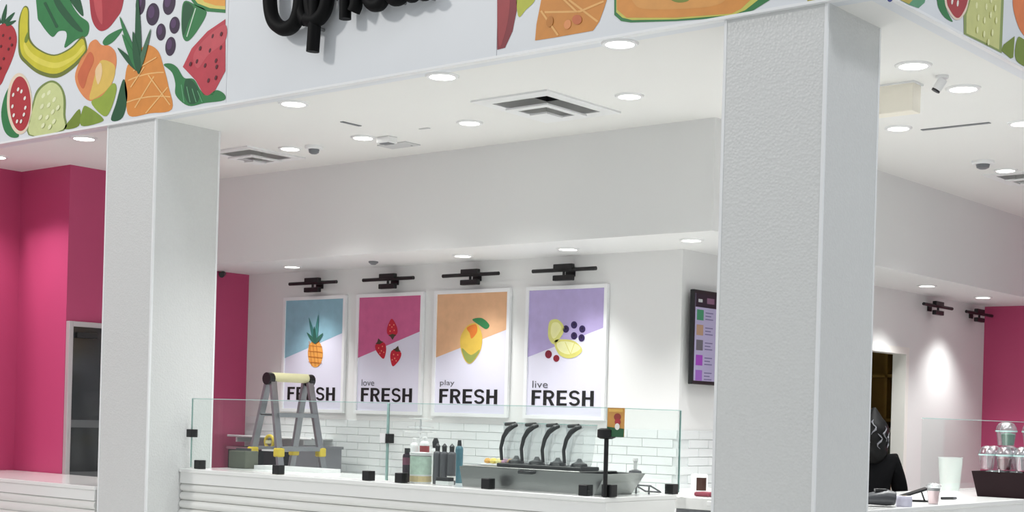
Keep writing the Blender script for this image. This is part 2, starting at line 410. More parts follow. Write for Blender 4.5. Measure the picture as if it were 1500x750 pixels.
def strip(x0, y0, x1, y1, w, bow=0.0):
    dx, dy = x1 - x0, y1 - y0; l = math.hypot(dx, dy); nx, ny = -dy / l, dx / l; up, dn = [], []
    for k in range(7):
        t = k / 6; b = bow * 4 * t * (1 - t)
        x, y = x0 + dx * t + nx * b, y0 + dy * t + ny * b
        up.append((x + nx * w / 2, y + ny * w / 2)); dn.append((x - nx * w / 2, y - ny * w / 2))
    return up + dn[::-1]
def pm(rgb, r=0.5): return mat('print_%02x%02x%02x' % tuple(rgb), rgb, r, var=0.14, vscale=11)
def print_art(name, layers, to3, nrm, parent, base=0.002):
    """flat printed shapes: list of (outline, rgb, smooth); one mesh, stacked in thin ink layers"""
    bm = bmesh.new(); ms = []; idx = {}
    for i, (pts, rgb, sm) in enumerate(layers):
        if rgb not in idx: idx[rgb] = len(ms); ms.append(pm(rgb))
        loop = smooth_loop(pts) if sm else [Vector(p) for p in pts]
        vs = [bm.verts.new(to3(p[0], p[1]) + nrm * (base + 0.0005 * i)) for p in loop]
        f = bm.faces.new(vs); f.material_index = idx[rgb]; f.normal_update()
        if f.normal.dot(nrm) < 0: f.normal_flip()
    bm.normal_update()
    bmesh.ops.triangulate(bm, faces=list(bm.faces), ngon_method='EAR_CLIP')
    me = bpy.data.meshes.new(name); bm.to_mesh(me); bm.free()
    for q in ms: me.materials.append(q)
    o = bpy.data.objects.new(name, me); C.objects.link(o); o.parent = parent
    return o
PY = YA - 0.018
fA = lambda x, y: ony(x, y, PY)
nA = Vector((0, -1, 0))
xs0, xs1 = ony(331, 150, PY).x, ony(727.5, 75, PY).x
def fascia_panel(label, x0, x1):
    return tag(obj('fascia_panel', B((x0 + .002, x1 - .002, PY, YA - 0.0065, H + 0.014, 5.6)), FASC), label, 'panel')
fp1 = fascia_panel('front fascia panel printed with banana, pineapple and watermelon', -16.5, xs0)
fp2 = fascia_panel('plain white fascia panel behind the black script letters', xs0, xs1)
fp3 = fascia_panel('front fascia panel printed with a halved orange melon', xs1, XF + 0.006)
fp4 = tag(obj('fascia_panel', B((XF + .0005, XF + 0.012, YA - 0.018, 17.4, H + 0.014, 5.6)), FASC), 'side fascia panel printed with cucumber and guava', 'panel')
RED, DRED, GRN, DGRN, LIME, YEL, ORG, LORG, PUR, PALE, WHT, OLV = (178, 44, 52), (132, 26, 40), (44, 122, 66), (24, 84, 48), (150, 172, 60), (206, 196, 46), (222, 142, 62), (240, 176, 98), (54, 32, 62), (206, 214, 150), (236, 232, 224), (118, 138, 40)
def art(name, *layers): return print_art(name, layers, fA, nA, fp1)
def seeds(pts, rgb, rx, ry, rot=0.3): return [(ell(x, y, rx, ry, rot, 8), rgb, False) for x, y in pts]
art('printed_strawberry', ([(-6, 42), (8, 34), (20, 40), (25, 58), (20, 82), (9, 108), (-2, 126), (-22, 110), (-26, 64)], RED, True), (leaf(8, 34, 22, 18, 6), DGRN, True), (leaf(4, 34, 10, 6, 6), DGRN, True), (leaf(0, 34, -10, 12, 7), DGRN, True), (leaf(10, 37, 24, 30, 5), DGRN, True),
    *seeds([(5, 52), (15, 56), (2, 68), (13, 72), (6, 86), (18, 66), (1, 100)], (96, 20, 28), 1.4, 2.4))
art('printed_banana', ([(35, 10), (42, 13), (43, 40), (45, 58), (58, 72), (80, 80), (103, 70), (121, 53), (127, 64), (126, 79), (108, 100), (84, 114), (58, 109), (38, 94), (28, 80), (27, 50), (28, 28)], (110, 120, 44), True),
    ([(35, 12), (41, 15), (41, 42), (43, 60), (57, 74), (80, 82), (104, 72), (120, 57), (125, 66), (124, 76), (106, 95), (83, 108), (58, 103), (40, 89), (31, 76), (29, 50), (30, 28)], YEL, True),
    ([(36, 62), (50, 80), (80, 92), (108, 82), (122, 66), (123, 73), (105, 90), (82, 100), (56, 93), (38, 78)], (226, 214, 84), True), (leaf(38, 62, 42, 46, 5), OLV, True))
art('printed_leaf', ([(57, -28), (104, -24), (104, 2), (116, 22), (130, 34), (128, 52), (112, 58), (95, 70), (98, 54), (96, 46), (86, 46), (78, 54), (70, 48), (60, 34), (55, 22)], GRN, True), ([(76, -20), (92, 6), (110, 30), (122, 46), (112, 44), (94, 26), (80, 4)], DGRN, True), (strip(66, 4, 84, 40, 4), DGRN, True))
art('printed_leaf', (leaf(104, -14, 122, 24, 14), DGRN, True))
art('printed_apple', ([(131, -34), (132, 8), (136, 32), (146, 45), (158, 42), (170, 28), (179, 12), (182, -20), (170, -44), (146, -46)], (170, 44, 58), True), ([(137, -20), (140, 16), (150, 36), (150, 6), (146, -24)], (196, 78, 84), True))
art('printed_mango', ([(132, 63), (141, 58), (149, 66), (160, 67), (169, 76), (171, 92), (167, 112), (162, 128), (150, 140), (132, 148), (117, 134), (110, 112), (118, 88), (127, 76)], (226, 140, 84), True), ([(150, 88), (168, 96), (166, 118), (152, 136), (132, 146), (136, 124), (142, 102)], (226, 190, 92), True), ([(114, 112), (122, 92), (132, 76), (138, 88), (130, 108), (122, 130)], (206, 104, 64), True), ([(140, 104), (148, 92), (150, 108), (144, 124)], (242, 208, 160), True))
art('printed_leaf', (leaf(153, 64, 180, 42, 12), GRN, True))
art('printed_watermelon', ([(19, 122), (8, 138), (2, 165), (6, 190), (16, 201), (28, 199), (20, 178), (16, 150)], GRN, True), (ell(29, 152, 18.5, 45, -0.02), (232, 214, 190), True), (ell(30, 152, 15.5, 40, -0.02), RED, True), *seeds([(27, 131), (32, 134), (20, 139), (37, 144), (19, 156), (38, 158), (21, 169), (36, 168), (26, 178), (32, 178)], WHT, 1.6, 3.2))
art('printed_cucumber', ([(42, 198), (48, 152), (56, 130), (74, 118), (88, 124), (96, 142), (96, 168), (94, 191)], (122, 140, 74), True), ([(44, 197), (50, 154), (58, 133), (74, 121), (87, 127), (93, 143), (93, 168), (92, 190)], PALE, True), *seeds([(64, 140), (72, 136), (80, 146), (62, 156), (72, 154), (78, 164), (60, 172), (70, 172), (80, 178), (64, 184), (74, 186), (86, 158)], (232, 236, 190), 2.2, 4.4, 0.5))
art('printed_leaf', ([(94, 189), (104, 174), (117, 160), (116, 184)], OLV, True), ([(119, 184), (122, 158), (130, 157), (150, 172), (148, 179)], (128, 152, 50), True), ([(134, 150), (150, 140), (166, 122), (171, 132), (162, 162), (152, 170)], LIME, True))
art('printed_leaf', ([(163, 176), (170, 152), (181, 116), (187, 140), (180, 172)], DGRN, True))
P = [([(187, 96), (198, 88), (206, 72), (218, 66), (232, 75), (240, 98), (247, 126), (252, 160), (220, 166), (190, 170), (185, 146), (183, 122)], ORG, True)]
for a, b, bw in (((188, 118), (240, 106), -3), ((186, 150), (250, 142), -4), ((198, 158), (226, 112), 0), ((214, 166), (246, 128), 0), ((192, 128), (212, 98), 0), ((196, 104), (230, 84), 0), ((218, 110), (250, 154), 0)):
    P.append((strip(*a, *b, 1.8, bw), (244, 190, 120), False))
art('printed_pineapple', *P, *[(leaf(204, 103, x, y, w), g_, True) for x, y, w, g_ in ((176, 24, 9, GRN), (173, 70, 9, DGRN), (202, -16, 9, DGRN), (222, 42, 7, (70, 110, 80)), (180, 50, 9, GRN), (196, 46, 10, DGRN))])
for x, y, rx, ry, ro in ((224, 21, 9.5, 16.5, .1), (248, 5, 9, 17, .15), (236, 47, 7, 12.5, .05), (256, 37, 7.5, 12.5, .1), (250, 68, 7.5, 14, .12), (206, 6, 7, 16, .1)):
    art('printed_grape', (ell(x, y, rx, ry, ro), PUR, True), (ell(x - rx * .2, y - ry * .2, rx * .5, ry * .55, ro), (84, 54, 96), True))
art('printed_leaf', ([(270, 2), (266, 28), (268, 54), (276, 60), (290, 44), (303, 18), (288, 8)], GRN, True), ([(271, 4), (267, 30), (269, 52), (276, 34), (284, 12)], DGRN, True), (strip(274, 54, 287, 12, 1.5), (200, 220, 200), False))
art('printed_melon_slice', ([(274, -8), (286, 8), (304, 17), (330.5, 19), (330.5, -30), (280, -30)], GRN, False), ([(280, -8), (290, 5), (308, 12), (330.5, 14), (330.5, -28), (284, -28)], (222, 206, 110), False), ([(290, -10), (300, 3), (316, 8), (330.5, 9), (330.5, -26), (292, -26)], (232, 164, 74), False))
art('printed_leaf', ([(240, 95), (250, 93), (260, 99), (270, 114), (284, 116), (294, 132), (304, 140), (317, 132), (329, 138), (328, 147), (300, 151), (276, 155), (258, 140), (257, 122), (252, 106)], GRN, True), ([(272, 117), (283, 119), (292, 134), (290, 149), (278, 152), (270, 138)], DGRN, True), *[(strip(266 + k * 8, 124 + k * 3, 270 + k * 9, 150, 1.2), (100, 166, 120), False) for k in range(4)])
art('printed_watermelon_wedge', ([(268, 98), (281, 71), (304, 46), (330.5, 28), (330.5, 104), (312, 139), (299, 140), (287, 118)], (192, 62, 76), False), ([(284, 80), (304, 54), (330, 36), (330, 60), (306, 80), (290, 100)], (202, 82, 92), True), *seeds([(312, 53), (308, 74), (324, 70), (289, 90), (301, 96), (317, 89), (306, 118), (318, 98), (294, 71), (317, 114), (325, 50), (280, 94)], (92, 22, 36), 1.6, 3.6, 0.3))
art3 = lambda name, *layers: print_art(name, layers, fA, nA, fp3)
art3('printed_apple_slice', ([(728.5, -46), (756, -40), (758, -6), (757, 16), (751, 46), (740, 70), (728.5, 73)], DRED, False), ([(730, -20), (746, -20), (746, 20), (738, 56), (731, 64)], (160, 50, 56), True))
art3('printed_leaf', ([(758.5, -30), (786, -22), (784, 0), (771, 14), (759, 23)], (186, 190, 60), True))
P = [([(796, -40), (793, 0), (786, 36), (784, 59.5), (813, 55), (869, 45), (878, 32), (885, 13), (889, 0), (890, -40)], (214, 140, 58), False)]
for a, b, bw in (((798, 18), (850, 17), 0), ((834, 0), (876, 32), 0), ((850, 17), (885, 2), 0), ((793, 16), (818, 52), 0), ((846, 18), (800, -26), 0)): P.append((strip(*a, *b, 3.0, bw), (238, 180, 104), False))
P += [(ell(832, 36, 5, 7, .3), (232, 150, 90), True), (ell(846, 29, 7, 7, .3), (204, 110, 64), True), (ell(806, 32, 5, 8, .2), (196, 124, 40), True)]
art3('printed_pineapple', *P)
art3('printed_melon', ([(900, -40), (900, 22), (910, 31), (924, 33), (990, 31), (1074, 25), (1104, 15), (1128, 0), (1136, -30)], GRN, False), ([(903, -40), (903, 18), (912, 26), (926, 29.5), (990, 28.5), (1074, 22), (1092, 15), (1116, -4), (1120, -36)], (206, 200, 92), False), ([(903, -40), (904, 14), (918, 26), (990, 26), (1072, 20), (1086, 13), (1106, -6), (1108, -36)], (222, 148, 68), False), ([(930, -30), (930, 6), (960, 14), (1040, 10), (1066, -4), (1066, -30)], (226, 160, 84), True), (ell(997, -2, 14, 6), (126, 140, 52), True))
art3('printed_leaf', ([(1182, -22), (1216, -28), (1215, 0), (1183, 5)], (170, 160, 70), False))
PX = XF + 0.012
fB = lambda x, y: onx(x, y, PX)
art4 = lambda name, *layers: print_art(name, layers, fB, Vector((1, 0, 0)), fp4)
art4('printed_blueberry', (ell(1303, -2, 4, 5), (44, 56, 128), True))
art4('printed_leaf', ([(1316, -20), (1318, 0), (1331, 7), (1345, 12), (1354, 4), (1360, -20)], (96, 156, 120), False), ([(1316, -20), (1318, 0), (1331, 6), (1338, -2), (1340, -20)], (190, 170, 80), False))
art4('printed_guava', ([(1370, -40), (1372, 0), (1376, 15), (1384, 26), (1395, 32), (1390, 22), (1385, 7), (1384, -40)], GRN, True), ([(1383, -40), (1383, 0), (1388, 16), (1399, 29), (1410, 24), (1418, 4), (1420, -40)], (236, 214, 196), True), ([(1386, -40), (1386, 0), (1391, 15), (1400, 26), (1408, 22), (1417, 0), (1418, -40)], (172, 54, 60), True), *seeds([(1394, 2), (1402, 5), (1396, -10), (1405, -8)], WHT, 1.5, 5, 0.1))
art4('printed_cucumber', ([(1421, -40), (1418, 0), (1411, 22), (1411.5, 50), (1438, 63), (1467, 78), (1470, 0), (1470, -40)], (140, 156, 90), False), ([(1424, -40), (1421, 0), (1415, 22), (1415, 49), (1438, 60), (1463, 73), (1466, 0), (1466, -40)], (204, 206, 134), False), *seeds([(1430, 8), (1437, -4), (1444, 10), (1451, 0), (1432, 26), (1441, 30), (1450, 22), (1458, 30), (1430, 44), (1440, 50), (1452, 48), (1446, 62), (1456, 12)], (234, 234, 176), 1.6, 5, 0.05))
art4('printed_mango', ([(1484, -40), (1483, 0), (1486, 22), (1495, 46), (1512, 62), (1534, 60), (1540, 0), (1530, -40)], (226, 124, 66), True))
art4('printed_leaf', ([(1466, 74), (1470, 65), (1486, 53), (1484, 84), (1480, 86)], OLV, False), ([(1488, 88), (1490, 56), (1500, 58), (1522, 72), (1530, 108), (1516, 104)], (120, 140, 44), True))

# ------------------------------------------------------------------ black script letters on the white panel
def script_word(label, strokes):
    t = thing('sign_script', label, 'sign', fA(*strokes[0][1][0]))
    o = Vector(t.location)
    for r, st in strokes:
        closed = st[0] == st[-1]
        pts = [Vector(p) for p in st]; out = []; bm = bmesh.new()
        for i in range(len(pts) - 1):
            p0 = pts[i - 1] if i > 0 else (pts[-2] if closed else pts[0]); p1, p2 = pts[i], pts[i + 1]; p3 = pts[i + 2] if i + 2 < len(pts) else (pts[1] if closed else pts[-1])
            for s in range(6):
                q = s / 6
                out.append(0.5 * ((2 * p1) + (p2 - p0) * q + (2 * p0 - 5 * p1 + 4 * p2 - p3) * q * q + (3 * p1 - p0 - 3 * p2 + p3) * q ** 3))
        out.append(pts[-1])
        tube(bm, [ony(p[0], p[1], PY - 0.09) - o for p in out], r, 12)
        b = obj('letter_stroke', bm, SIGNB, t, smooth=True)
        p = ony(*st[len(st) // 2], PY - 0.09) - o
        obj('standoff_pin', T(([p + Vector((0, 0.09, 0)), p], 0.012), n=8), STEEL, b)
script_word('black script lettering with an open loop and long descender on the white panel', [
    (0.052, [(397, -24), (396, 10), (402, 32), (416, 42), (430, 36), (438, 18), (440, -10), (432, -34), (412, -42), (397, -24)]), (0.045, [(442, -70), (442, -10), (442, 18), (449, 31)]),
    (0.046, [(462, -62), (461.5, 0), (460.5, 40), (458, 76)]), (0.05, [(450, 28), (464, 29), (475, 17), (480, -6), (474, -30), (460, -36)]), (0.046, [(452, -40), (454, 5), (458, 26)])])
script_word('black script lettering of small round letters beside the descender on the white panel', [
    (0.042, [(506, -56), (506, 0), (505.5, 28)]), (0.045, [(509, -20), (514, -34), (521, -26), (522, 4), (518, 17)]),
    (0.046, [(541, -24), (539, -6), (545, 6), (556, 6), (562, -6), (556, -24), (546, -28), (541, -24)]), (0.042, [(570, -26), (572, -6), (580, 0), (590, -5), (596, -20)]), (0.038, [(596, -28), (598, -8), (606, -5), (612, -14)]), (0.034, [(618, -30), (617, -12), (623, -6), (630, -12)])])

# ------------------------------------------------------------------ posters
def text_obj(body, x, z, w, h, y, parent, m, bold=0.0, name='lettering'):
    cu = bpy.data.curves.new('txt', 'FONT'); cu.body = body; cu.offset = bold; cu.resolution_u = 3
    to = bpy.data.objects.new('txt', cu); C.objects.link(to)
    bpy.context.view_layer.update()
    me = bpy.data.meshes.new_from_object(to.evaluated_get(bpy.context.evaluated_depsgraph_get()))
    bpy.data.objects.remove(to); bpy.data.curves.remove(cu)
    xs = [v.co.x for v in me.vertices]; ys = [v.co.y for v in me.vertices]
    sx, sy = w / (max(xs) - min(xs)), h / (max(ys) - min(ys)); x0, y0 = min(xs), min(ys)
    for v in me.vertices: v.co = Vector((x + (v.co.x - x0) * sx, y, z + (v.co.y - y0) * sy))
    me.materials.clear(); me.materials.append(m)
    o = bpy.data.objects.new(name, me); C.objects.link(o); o.parent = parent
    return o
def block_word(x, z, w, h, y, parent):
    # heavy condensed capitals F R E S H, drawn as polygons in a 0.62 x 1 cell
    k = 0.2
    R_ = lambda x0, x1, y0, y1: [(x0, y0), (x1, y0), (x1, y1), (x0, y1)]
    def arc(cx, cy, ro, ri, a0, a1, sx=1.0, n=12):
        o = [(cx + ro * sx * math.cos(a0 + (a1 - a0) * i / n), cy + ro * math.sin(a0 + (a1 - a0) * i / n)) for i in range(n + 1)]
        q = [(cx + (ro * sx - (ro - ri)) * math.cos(a0 + (a1 - a0) * i / n), cy + ri * math.sin(a0 + (a1 - a0) * i / n)) for i in range(n + 1)]
        return [[o[i], o[i + 1], q[i + 1], q[i]] for i in range(n)]
    Fl = [R_(0, k, 0, 1), R_(k, .56, .84, 1), R_(k, .5, .44, .6)]
    Rl = [R_(0, k, 0, 1), R_(k, .34, .84, 1), R_(k, .34, .41, .57), *arc(.34, .705, .295, .135, -PI / 2, PI / 2), [(.27, .42), (.46, .42), (.66, 0), (.45, 0)]]
    El = [R_(0, k, 0, 1), R_(k, .58, .84, 1), R_(k, .54, .42, .58), R_(k, .58, 0, .16)]
    Sl = [*arc(.31, .725, .29, .135, 0.25, PI * 1.5, 1.05), *arc(.31, .29, .30, .145, -PI * 0.92, PI / 2, 1.05)]
    Hl = [R_(0, k, 0, 1), R_(.45, .45 + k, 0, 1), R_(k, .45, .42, .58)]
    bm = bmesh.new(); cx = 0.0; tot = .56 + .66 + .58 + .62 + .62 + 4 * .11
    for wd, L_ in ((.56, Fl), (.66, Rl), (.58, El), (.62, Sl), (.62, Hl)):
        for poly in L_:
            f = bm.faces.new([bm.verts.new((x + (cx + u) / tot * w, y, z + v * h)) for u, v in poly]); f.normal_update()
            if f.normal.y > 0: f.normal_flip()
        cx += wd + .11
    me = bpy.data.meshes.new('lettering'); bm.to_mesh(me); bm.free(); me.materials.append(INK)
    o = bpy.data.objects.new('lettering', me); C.objects.link(o); o.parent = parent
INK = mat('black_ink', (16, 16, 18), 0.6, var=0.1); GINK = mat('grey_ink', (92, 92, 100), 0.6, var=0.1)
PZ0, PZ1 = 1.53, 2.675
def poster(x0, x1, label, field, word, fruit):
    t = thing('framed_poster', label, 'poster', ((x0 + x1) / 2, YW, PZ0))
    O = Vector(t.location); h = PZ1 - PZ0; w = (x1 - x0) / 2; f = 0.032
    obj('backing', B((-w + .003, w - .003, -0.02, -0.004, 0.003, h - .003)), WPLA, t)
    obj('frame', B((-w, -w + f, -0.035, -0.002, 0, h), (w - f, w, -0.035, -0.002, 0, h), (-w + f, w - f, -0.035, -0.002, 0, f), (-w + f, w - f, -0.035, -0.002, h - f, h)), PTRIM, t)
    sh = obj('print_sheet', B((-w + f, w - f, -0.022, -0.02, f, h - f)), PAPER, t)
    to3 = lambda x, y: ony(x, y, YW - 0.024) - O
    n = Vector((0, -1, 0))
    fl = lambda u, v: Vector((u, -0.022, v))
    a, b = -w + f, w - f
    print_art('colour_field', [([(a, 2.065 - PZ0), (b, 2.31 - PZ0), (b, h - f), (a, h - f)], field, False)], fl, n, t, 0.001)
    for nm, layers in fruit: print_art(nm, layers, to3, n, t, 0.001)
    block_word(a + 0.055, 1.648 - PZ0, (b - a) * 0.82, 0.13, -0.0245, t)
    if word: text_obj(word, a + 0.06, 1.797 - PZ0, (b - a) * 0.21, 0.062, -0.0245, t, GINK)
    return t
ber = lambda x, y: ('printed_berry', [(ell(x, y, 4.6, 5.4), (48, 34, 84), True), (ell(x, y - 1, 1.8, 2), (30, 18, 50), True)])
def straw(x, y, rot):
    c, s = math.cos(rot), math.sin(rot); R_ = lambda u, v: (x + u * c - v * s, y + u * s + v * c)
    return ('printed_strawberry', [([R_(*p) for p in ((-7, -8), (0, -11), (7, -8), (7.5, 0), (4, 9), (0, 14), (-4, 9), (-7.5, 0))], (196, 32, 52), True), ([R_(*p) for p in ((-6, -10), (0, -8), (6, -10), (3, -12), (0, -17), (-3, -12))], (70, 60, 40), False),
        *[(ell(*R_(u, v), .8, 1.1), (236, 150, 120), False) for u, v in ((-3, -3), (3, -4), (0, 2), (-3, 5), (3, 5))]])
poster(-11.294, -10.40, 'framed poster with a pineapple on blue above the word FRESH', (144, 186, 202), None, [
    ('printed_pineapple', [(ell(462, 518, 11, 20), (228, 160, 78), True), *[(strip(453 + k * 5, 500 + k % 2, 457 + k * 5, 536, 1), (196, 120, 50), False) for k in range(3)], *[(strip(452, 506 + k * 8, 472, 508 + k * 8, 1), (196, 120, 50), False) for k in range(4)],
        *[(leaf(462, 502, x, y, 5), g_, True) for x, y, g_ in ((453, 465, (60, 120, 116)), (467, 461, (70, 134, 130)), (450, 487, (50, 100, 84)), (474, 488, (50, 100, 84)), (461, 478, (44, 92, 80)))]])])
poster(-10.249, -9.372, 'framed poster with three strawberries on pink reading love FRESH', (206, 100, 146), 'love', [straw(574.5, 481, 3.1), straw(558.5, 512, -.25), straw(579, 523, .25)])
poster(-9.234, -8.33, 'framed poster with a mango on tan orange reading play FRESH', (226, 178, 138), 'play', [
    ('printed_mango', [([(675, 493), (685, 477), (698, 474), (706, 490), (705, 510), (697, 525), (688, 533), (680, 526), (675, 510)], (226, 190, 82), True), ([(684, 480), (697, 475), (699, 486), (691, 496), (688, 488)], (226, 126, 52), True), ([(677, 510), (690, 520), (703, 512), (696, 525), (688, 532), (681, 525)], (150, 160, 84), True)]),
    ('printed_leaf', [([(692, 468), (706, 466), (717, 476), (712, 482), (702, 476)], (54, 130, 78), True)])])
poster(-8.15, -7.275, 'framed poster with lemon wedges and berries on violet reading live FRESH', (182, 168, 214), 'live', [
    ('printed_lemon', [([(806, 470), (817, 468), (826, 478), (824, 490), (812, 504), (804, 496), (803, 482)], (222, 220, 130), True), ([(809, 474), (818, 473), (822, 482), (812, 496), (807, 488)], (238, 236, 170), True)]),
    ('printed_lemon', [([(812, 500), (826, 497), (842, 500), (853, 512), (846, 521), (832, 525), (818, 518)], (222, 216, 120), True), ([(816, 503), (828, 500), (842, 503), (850, 511), (834, 519), (820, 514)], (240, 238, 178), True), (strip(828, 501, 836, 519, 1), (222, 216, 120), False), (strip(842, 502, 836, 519, 1), (222, 216, 120), False)]),
    ber(829, 482), ber(841, 476), ber(853, 482), ber(841, 492), ber(852, 495),
    ('printed_cherry', [(ell(803.5, 519, 5, 6), (130, 30, 52), True)]), ('printed_cherry', [(ell(815, 525, 4.5, 5), (140, 32, 48), True)])])

# ------------------------------------------------------------------ picture lights
def picture_light(name, loc, rz, label, length, group=None):
    t = thing(name, label, 'picture light', loc, rz, group)
    obj('wall_plate', B((-0.05, 0.05, -0.012, 0.0, -0.05, 0.03)), BLACK, t, bevel=0.003)
    obj('arm', T(([(0, -0.01, 0.02), (0, -0.085, 0.025)], 0.009)), BLACK, t)
    obj('lamp_head', B((-0.103, 0.103, -0.125, -0.08, -0.092, -0.045)), BLACK, t, bevel=0.006)
    obj('stem', T(([(0, -0.1, -0.05), (0, -0.1, 0.0)], 0.012)), BLACK, t)
    obj('lamp_bar', T(([(-length / 2, -0.1, 0), (length / 2, -0.1, 0)], 0.017), n=14), BLACK, t, smooth=True)
    obj('driver_box', B((-0.1, 0.1, -0.125, -0.08, 0.0, 0.05)), BLACK, t, bevel=0.006)
    return t
for x0, x1, nm in ((-11.115, -10.442, 'pineapple'), (-10.078, -9.419, 'strawberry'), (-9.054, -8.391, 'mango'), (-8.007, -7.33, 'lemon and berry')):
    picture_light('picture_light', ((x0 + x1) / 2 - .02, YW, 2.80), 0, 'black bar picture light above the %s poster' % nm, x1 - x0)
for yc, lb in ((14.8, 'black bar picture light on the bare wall by the kitchen doorway'), (15.9, 'black bar picture light on the side wall next to the magenta end wall')):
    picture_light('picture_light', (XW, yc, 2.82), PI / 2, lb, 0.72)

# ------------------------------------------------------------------ menu screen
t = thing('menu_screen', 'black portrait menu screen with coloured tiles on the side wall', 'screen', (XW, 10.105, 1.845))
obj('wall_bracket', B((0.0, 0.05, 0.12, 0.4, 0.2, 0.56)), BLACK, t)
obj('housing', B((0.05, 0.09, 0, 0.52, 0, 0.765)), BLKP, t, bevel=0.006)
SC = lambda n, rgb, e=0.8: mat(n, tuple(int(v * 0.72) for v in rgb), 0.3, emit=e * 0.6)
sc = obj('display', B((0.09, 0.092, 0.022, 0.498, 0.03, 0.735)), SC('screen_pale', (196, 190, 226), 0.55), t)
obj('title_bar', B((0.092, 0.093, 0.022, 0.498, 0.625, 0.735)), SC('screen_dark', (34, 30, 46), 0.2), sc)
obj('title_mark', B((0.093, 0.094, 0.06, 0.12, 0.665, 0.69)), SC('screen_white', (220, 226, 226), 0.5), sc)
obj('title_mark', B((0.093, 0.094, 0.19, 0.30, 0.66, 0.705)), SC('screen_mauve', (150, 110, 140), 0.4), sc)
for k, rgb in enumerate(((60, 158, 112), (196, 160, 130), (112, 112, 120), (172, 76, 200), (170, 112, 210))):
    z0 = 0.52 - k * 0.122
    obj('menu_icon', B((0.092, 0.093, 0.045, 0.145, z0, z0 + 0.085)), SC('icon_%d' % k, rgb, 0.55), sc)
    for q in range(3): obj('menu_line', B((0.092, 0.093, 0.175, 0.29 - 0.03 * (q % 2), z0 + 0.06 - q * 0.026, z0 + 0.068 - q * 0.026)), SC('screen_text', (130, 122, 170), 0.3), sc)

# ------------------------------------------------------------------ ceiling fittings
def downlight_proto():
    t = thing('downlight', '', 'downlight')
    obj('trim_ring', LA([(0.085, -0.002), (0.085, -0.012), (0.105, -0.012), (0.112, -0.004), (0.112, 0.0)], 28), WPLA, t, smooth=True)
    obj('lens', LA([(0.0, -0.008), (0.086, -0.008)], 28), LENS, t)
    return t
def spot(parent, power, angle, blend, name='downlight_beam'):
    l = bpy.data.lights.new('downlight_beam', 'SPOT'); l.energy = power; l.spot_size = angle; l.spot_blend = blend; l.shadow_soft_size = 0.08; l.color = (0.985, 1, 0.985)
    o = bpy.data.objects.new(name, l); C.objects.link(o); o.parent = parent; o.location = (0, 0, -0.03)
dp = downlight_proto(); first = [True]
def place_down(p, label, group, scale=1.0, power=DOWN_W, ang=2.3):
    t = dp if first[0] else copy_tree(dp)
    return (t, p, label, group, scale, power, ang)
specs = []
for (q, z, sc0, pw0, ang0, lb) in (
    ((908, 63), H, 1.0, 0, 2.0, 'downlight right behind the fascia panel printed with orange melon'),
    ((648, 111), H, 1.0, 0, 2.0, 'downlight behind the white fascia panel between script letters and melon print'),
    ((430, 151), H, 1.0, 0, 2.0, 'downlight behind the fascia nearest the pillar at the long counter'),
    ((123, 202), H, 1.0, 0, 2.0, 'downlight over the low counter on the magenta wall side of the pillar'),
    ((-6, 229), H, 1.0, 0, 2.0, 'downlight beside the magenta front wall'),
    ((922, 140), H, .9, 0, 2.0, 'downlight between the large air vent and the corner pillar'),
    ((688, 179), H, .9, 0, 2.0, 'downlight between the large air vent and the tiny slot plate'),
    ((532, 201), H, .9, 0, 2.0, 'downlight next to the small white box fitting'),
    ((425, 217), H, .9, 0, 2.0, 'downlight between the smoke detector and the pillar-side air vent'),
    ((1338, 95), H, 1.0, 3, 2.0, 'downlight beside the cream box housing and corner pillar'),
    ((1411, 129), H, 1.0, 3, 2.0, 'downlight beside the white security camera'),
    ((1499, 180), H, 1.0, 3, 2.0, 'downlight behind the side fascia past the long slot diffuser'),
    ((1316, 187), H, .9, 3, 2.0, 'downlight between the long slot diffuser and the cream box housing'),
    ((1473, 249), H, .9, 3, 2.0, 'downlight between the side smoke detector and side air vent'),
    ((428, 390), ZL, .85, 1, 1.8, 'small soffit downlight over the pineapple poster'),
    ((678, 374), ZL, .85, 1, 1.8, 'small soffit downlight over the mango poster'),
    ((832, 364), ZL, .85, 1, 1.8, 'small soffit downlight over the lemon and berry poster'),
    ((1013, 351), ZL, .85, 1, 1.8, 'small soffit downlight over the corner by the menu screen'),
    ((1358, 418), ZL, .85, 2, 2.0, 'small soffit downlight over the kitchen doorway'),
    ((1440, 435), ZL, .85, 2, 2.0, 'small soffit downlight between the two side-wall picture lights')):
    specs.append((onz(*q, z), lb, 'recessed downlights', sc0, (DOWN_W, LOW_W, SIDE_W, SDOWN_W)[pw0], ang0))
trees = [dp] + [copy_tree(dp) for _ in specs[1:]]
for t, (p, lb, gr, sc_, pw, ang) in zip(trees, specs):
    t.location = p; t.scale = (sc_, sc_, 1); tag(t, lb, 'downlight', gr); spot(t, pw, ang, 0.95 if p.z > 3.5 else 0.75, 'downlight_beam_offscreen' if 'front wall' in lb else 'downlight_beam')
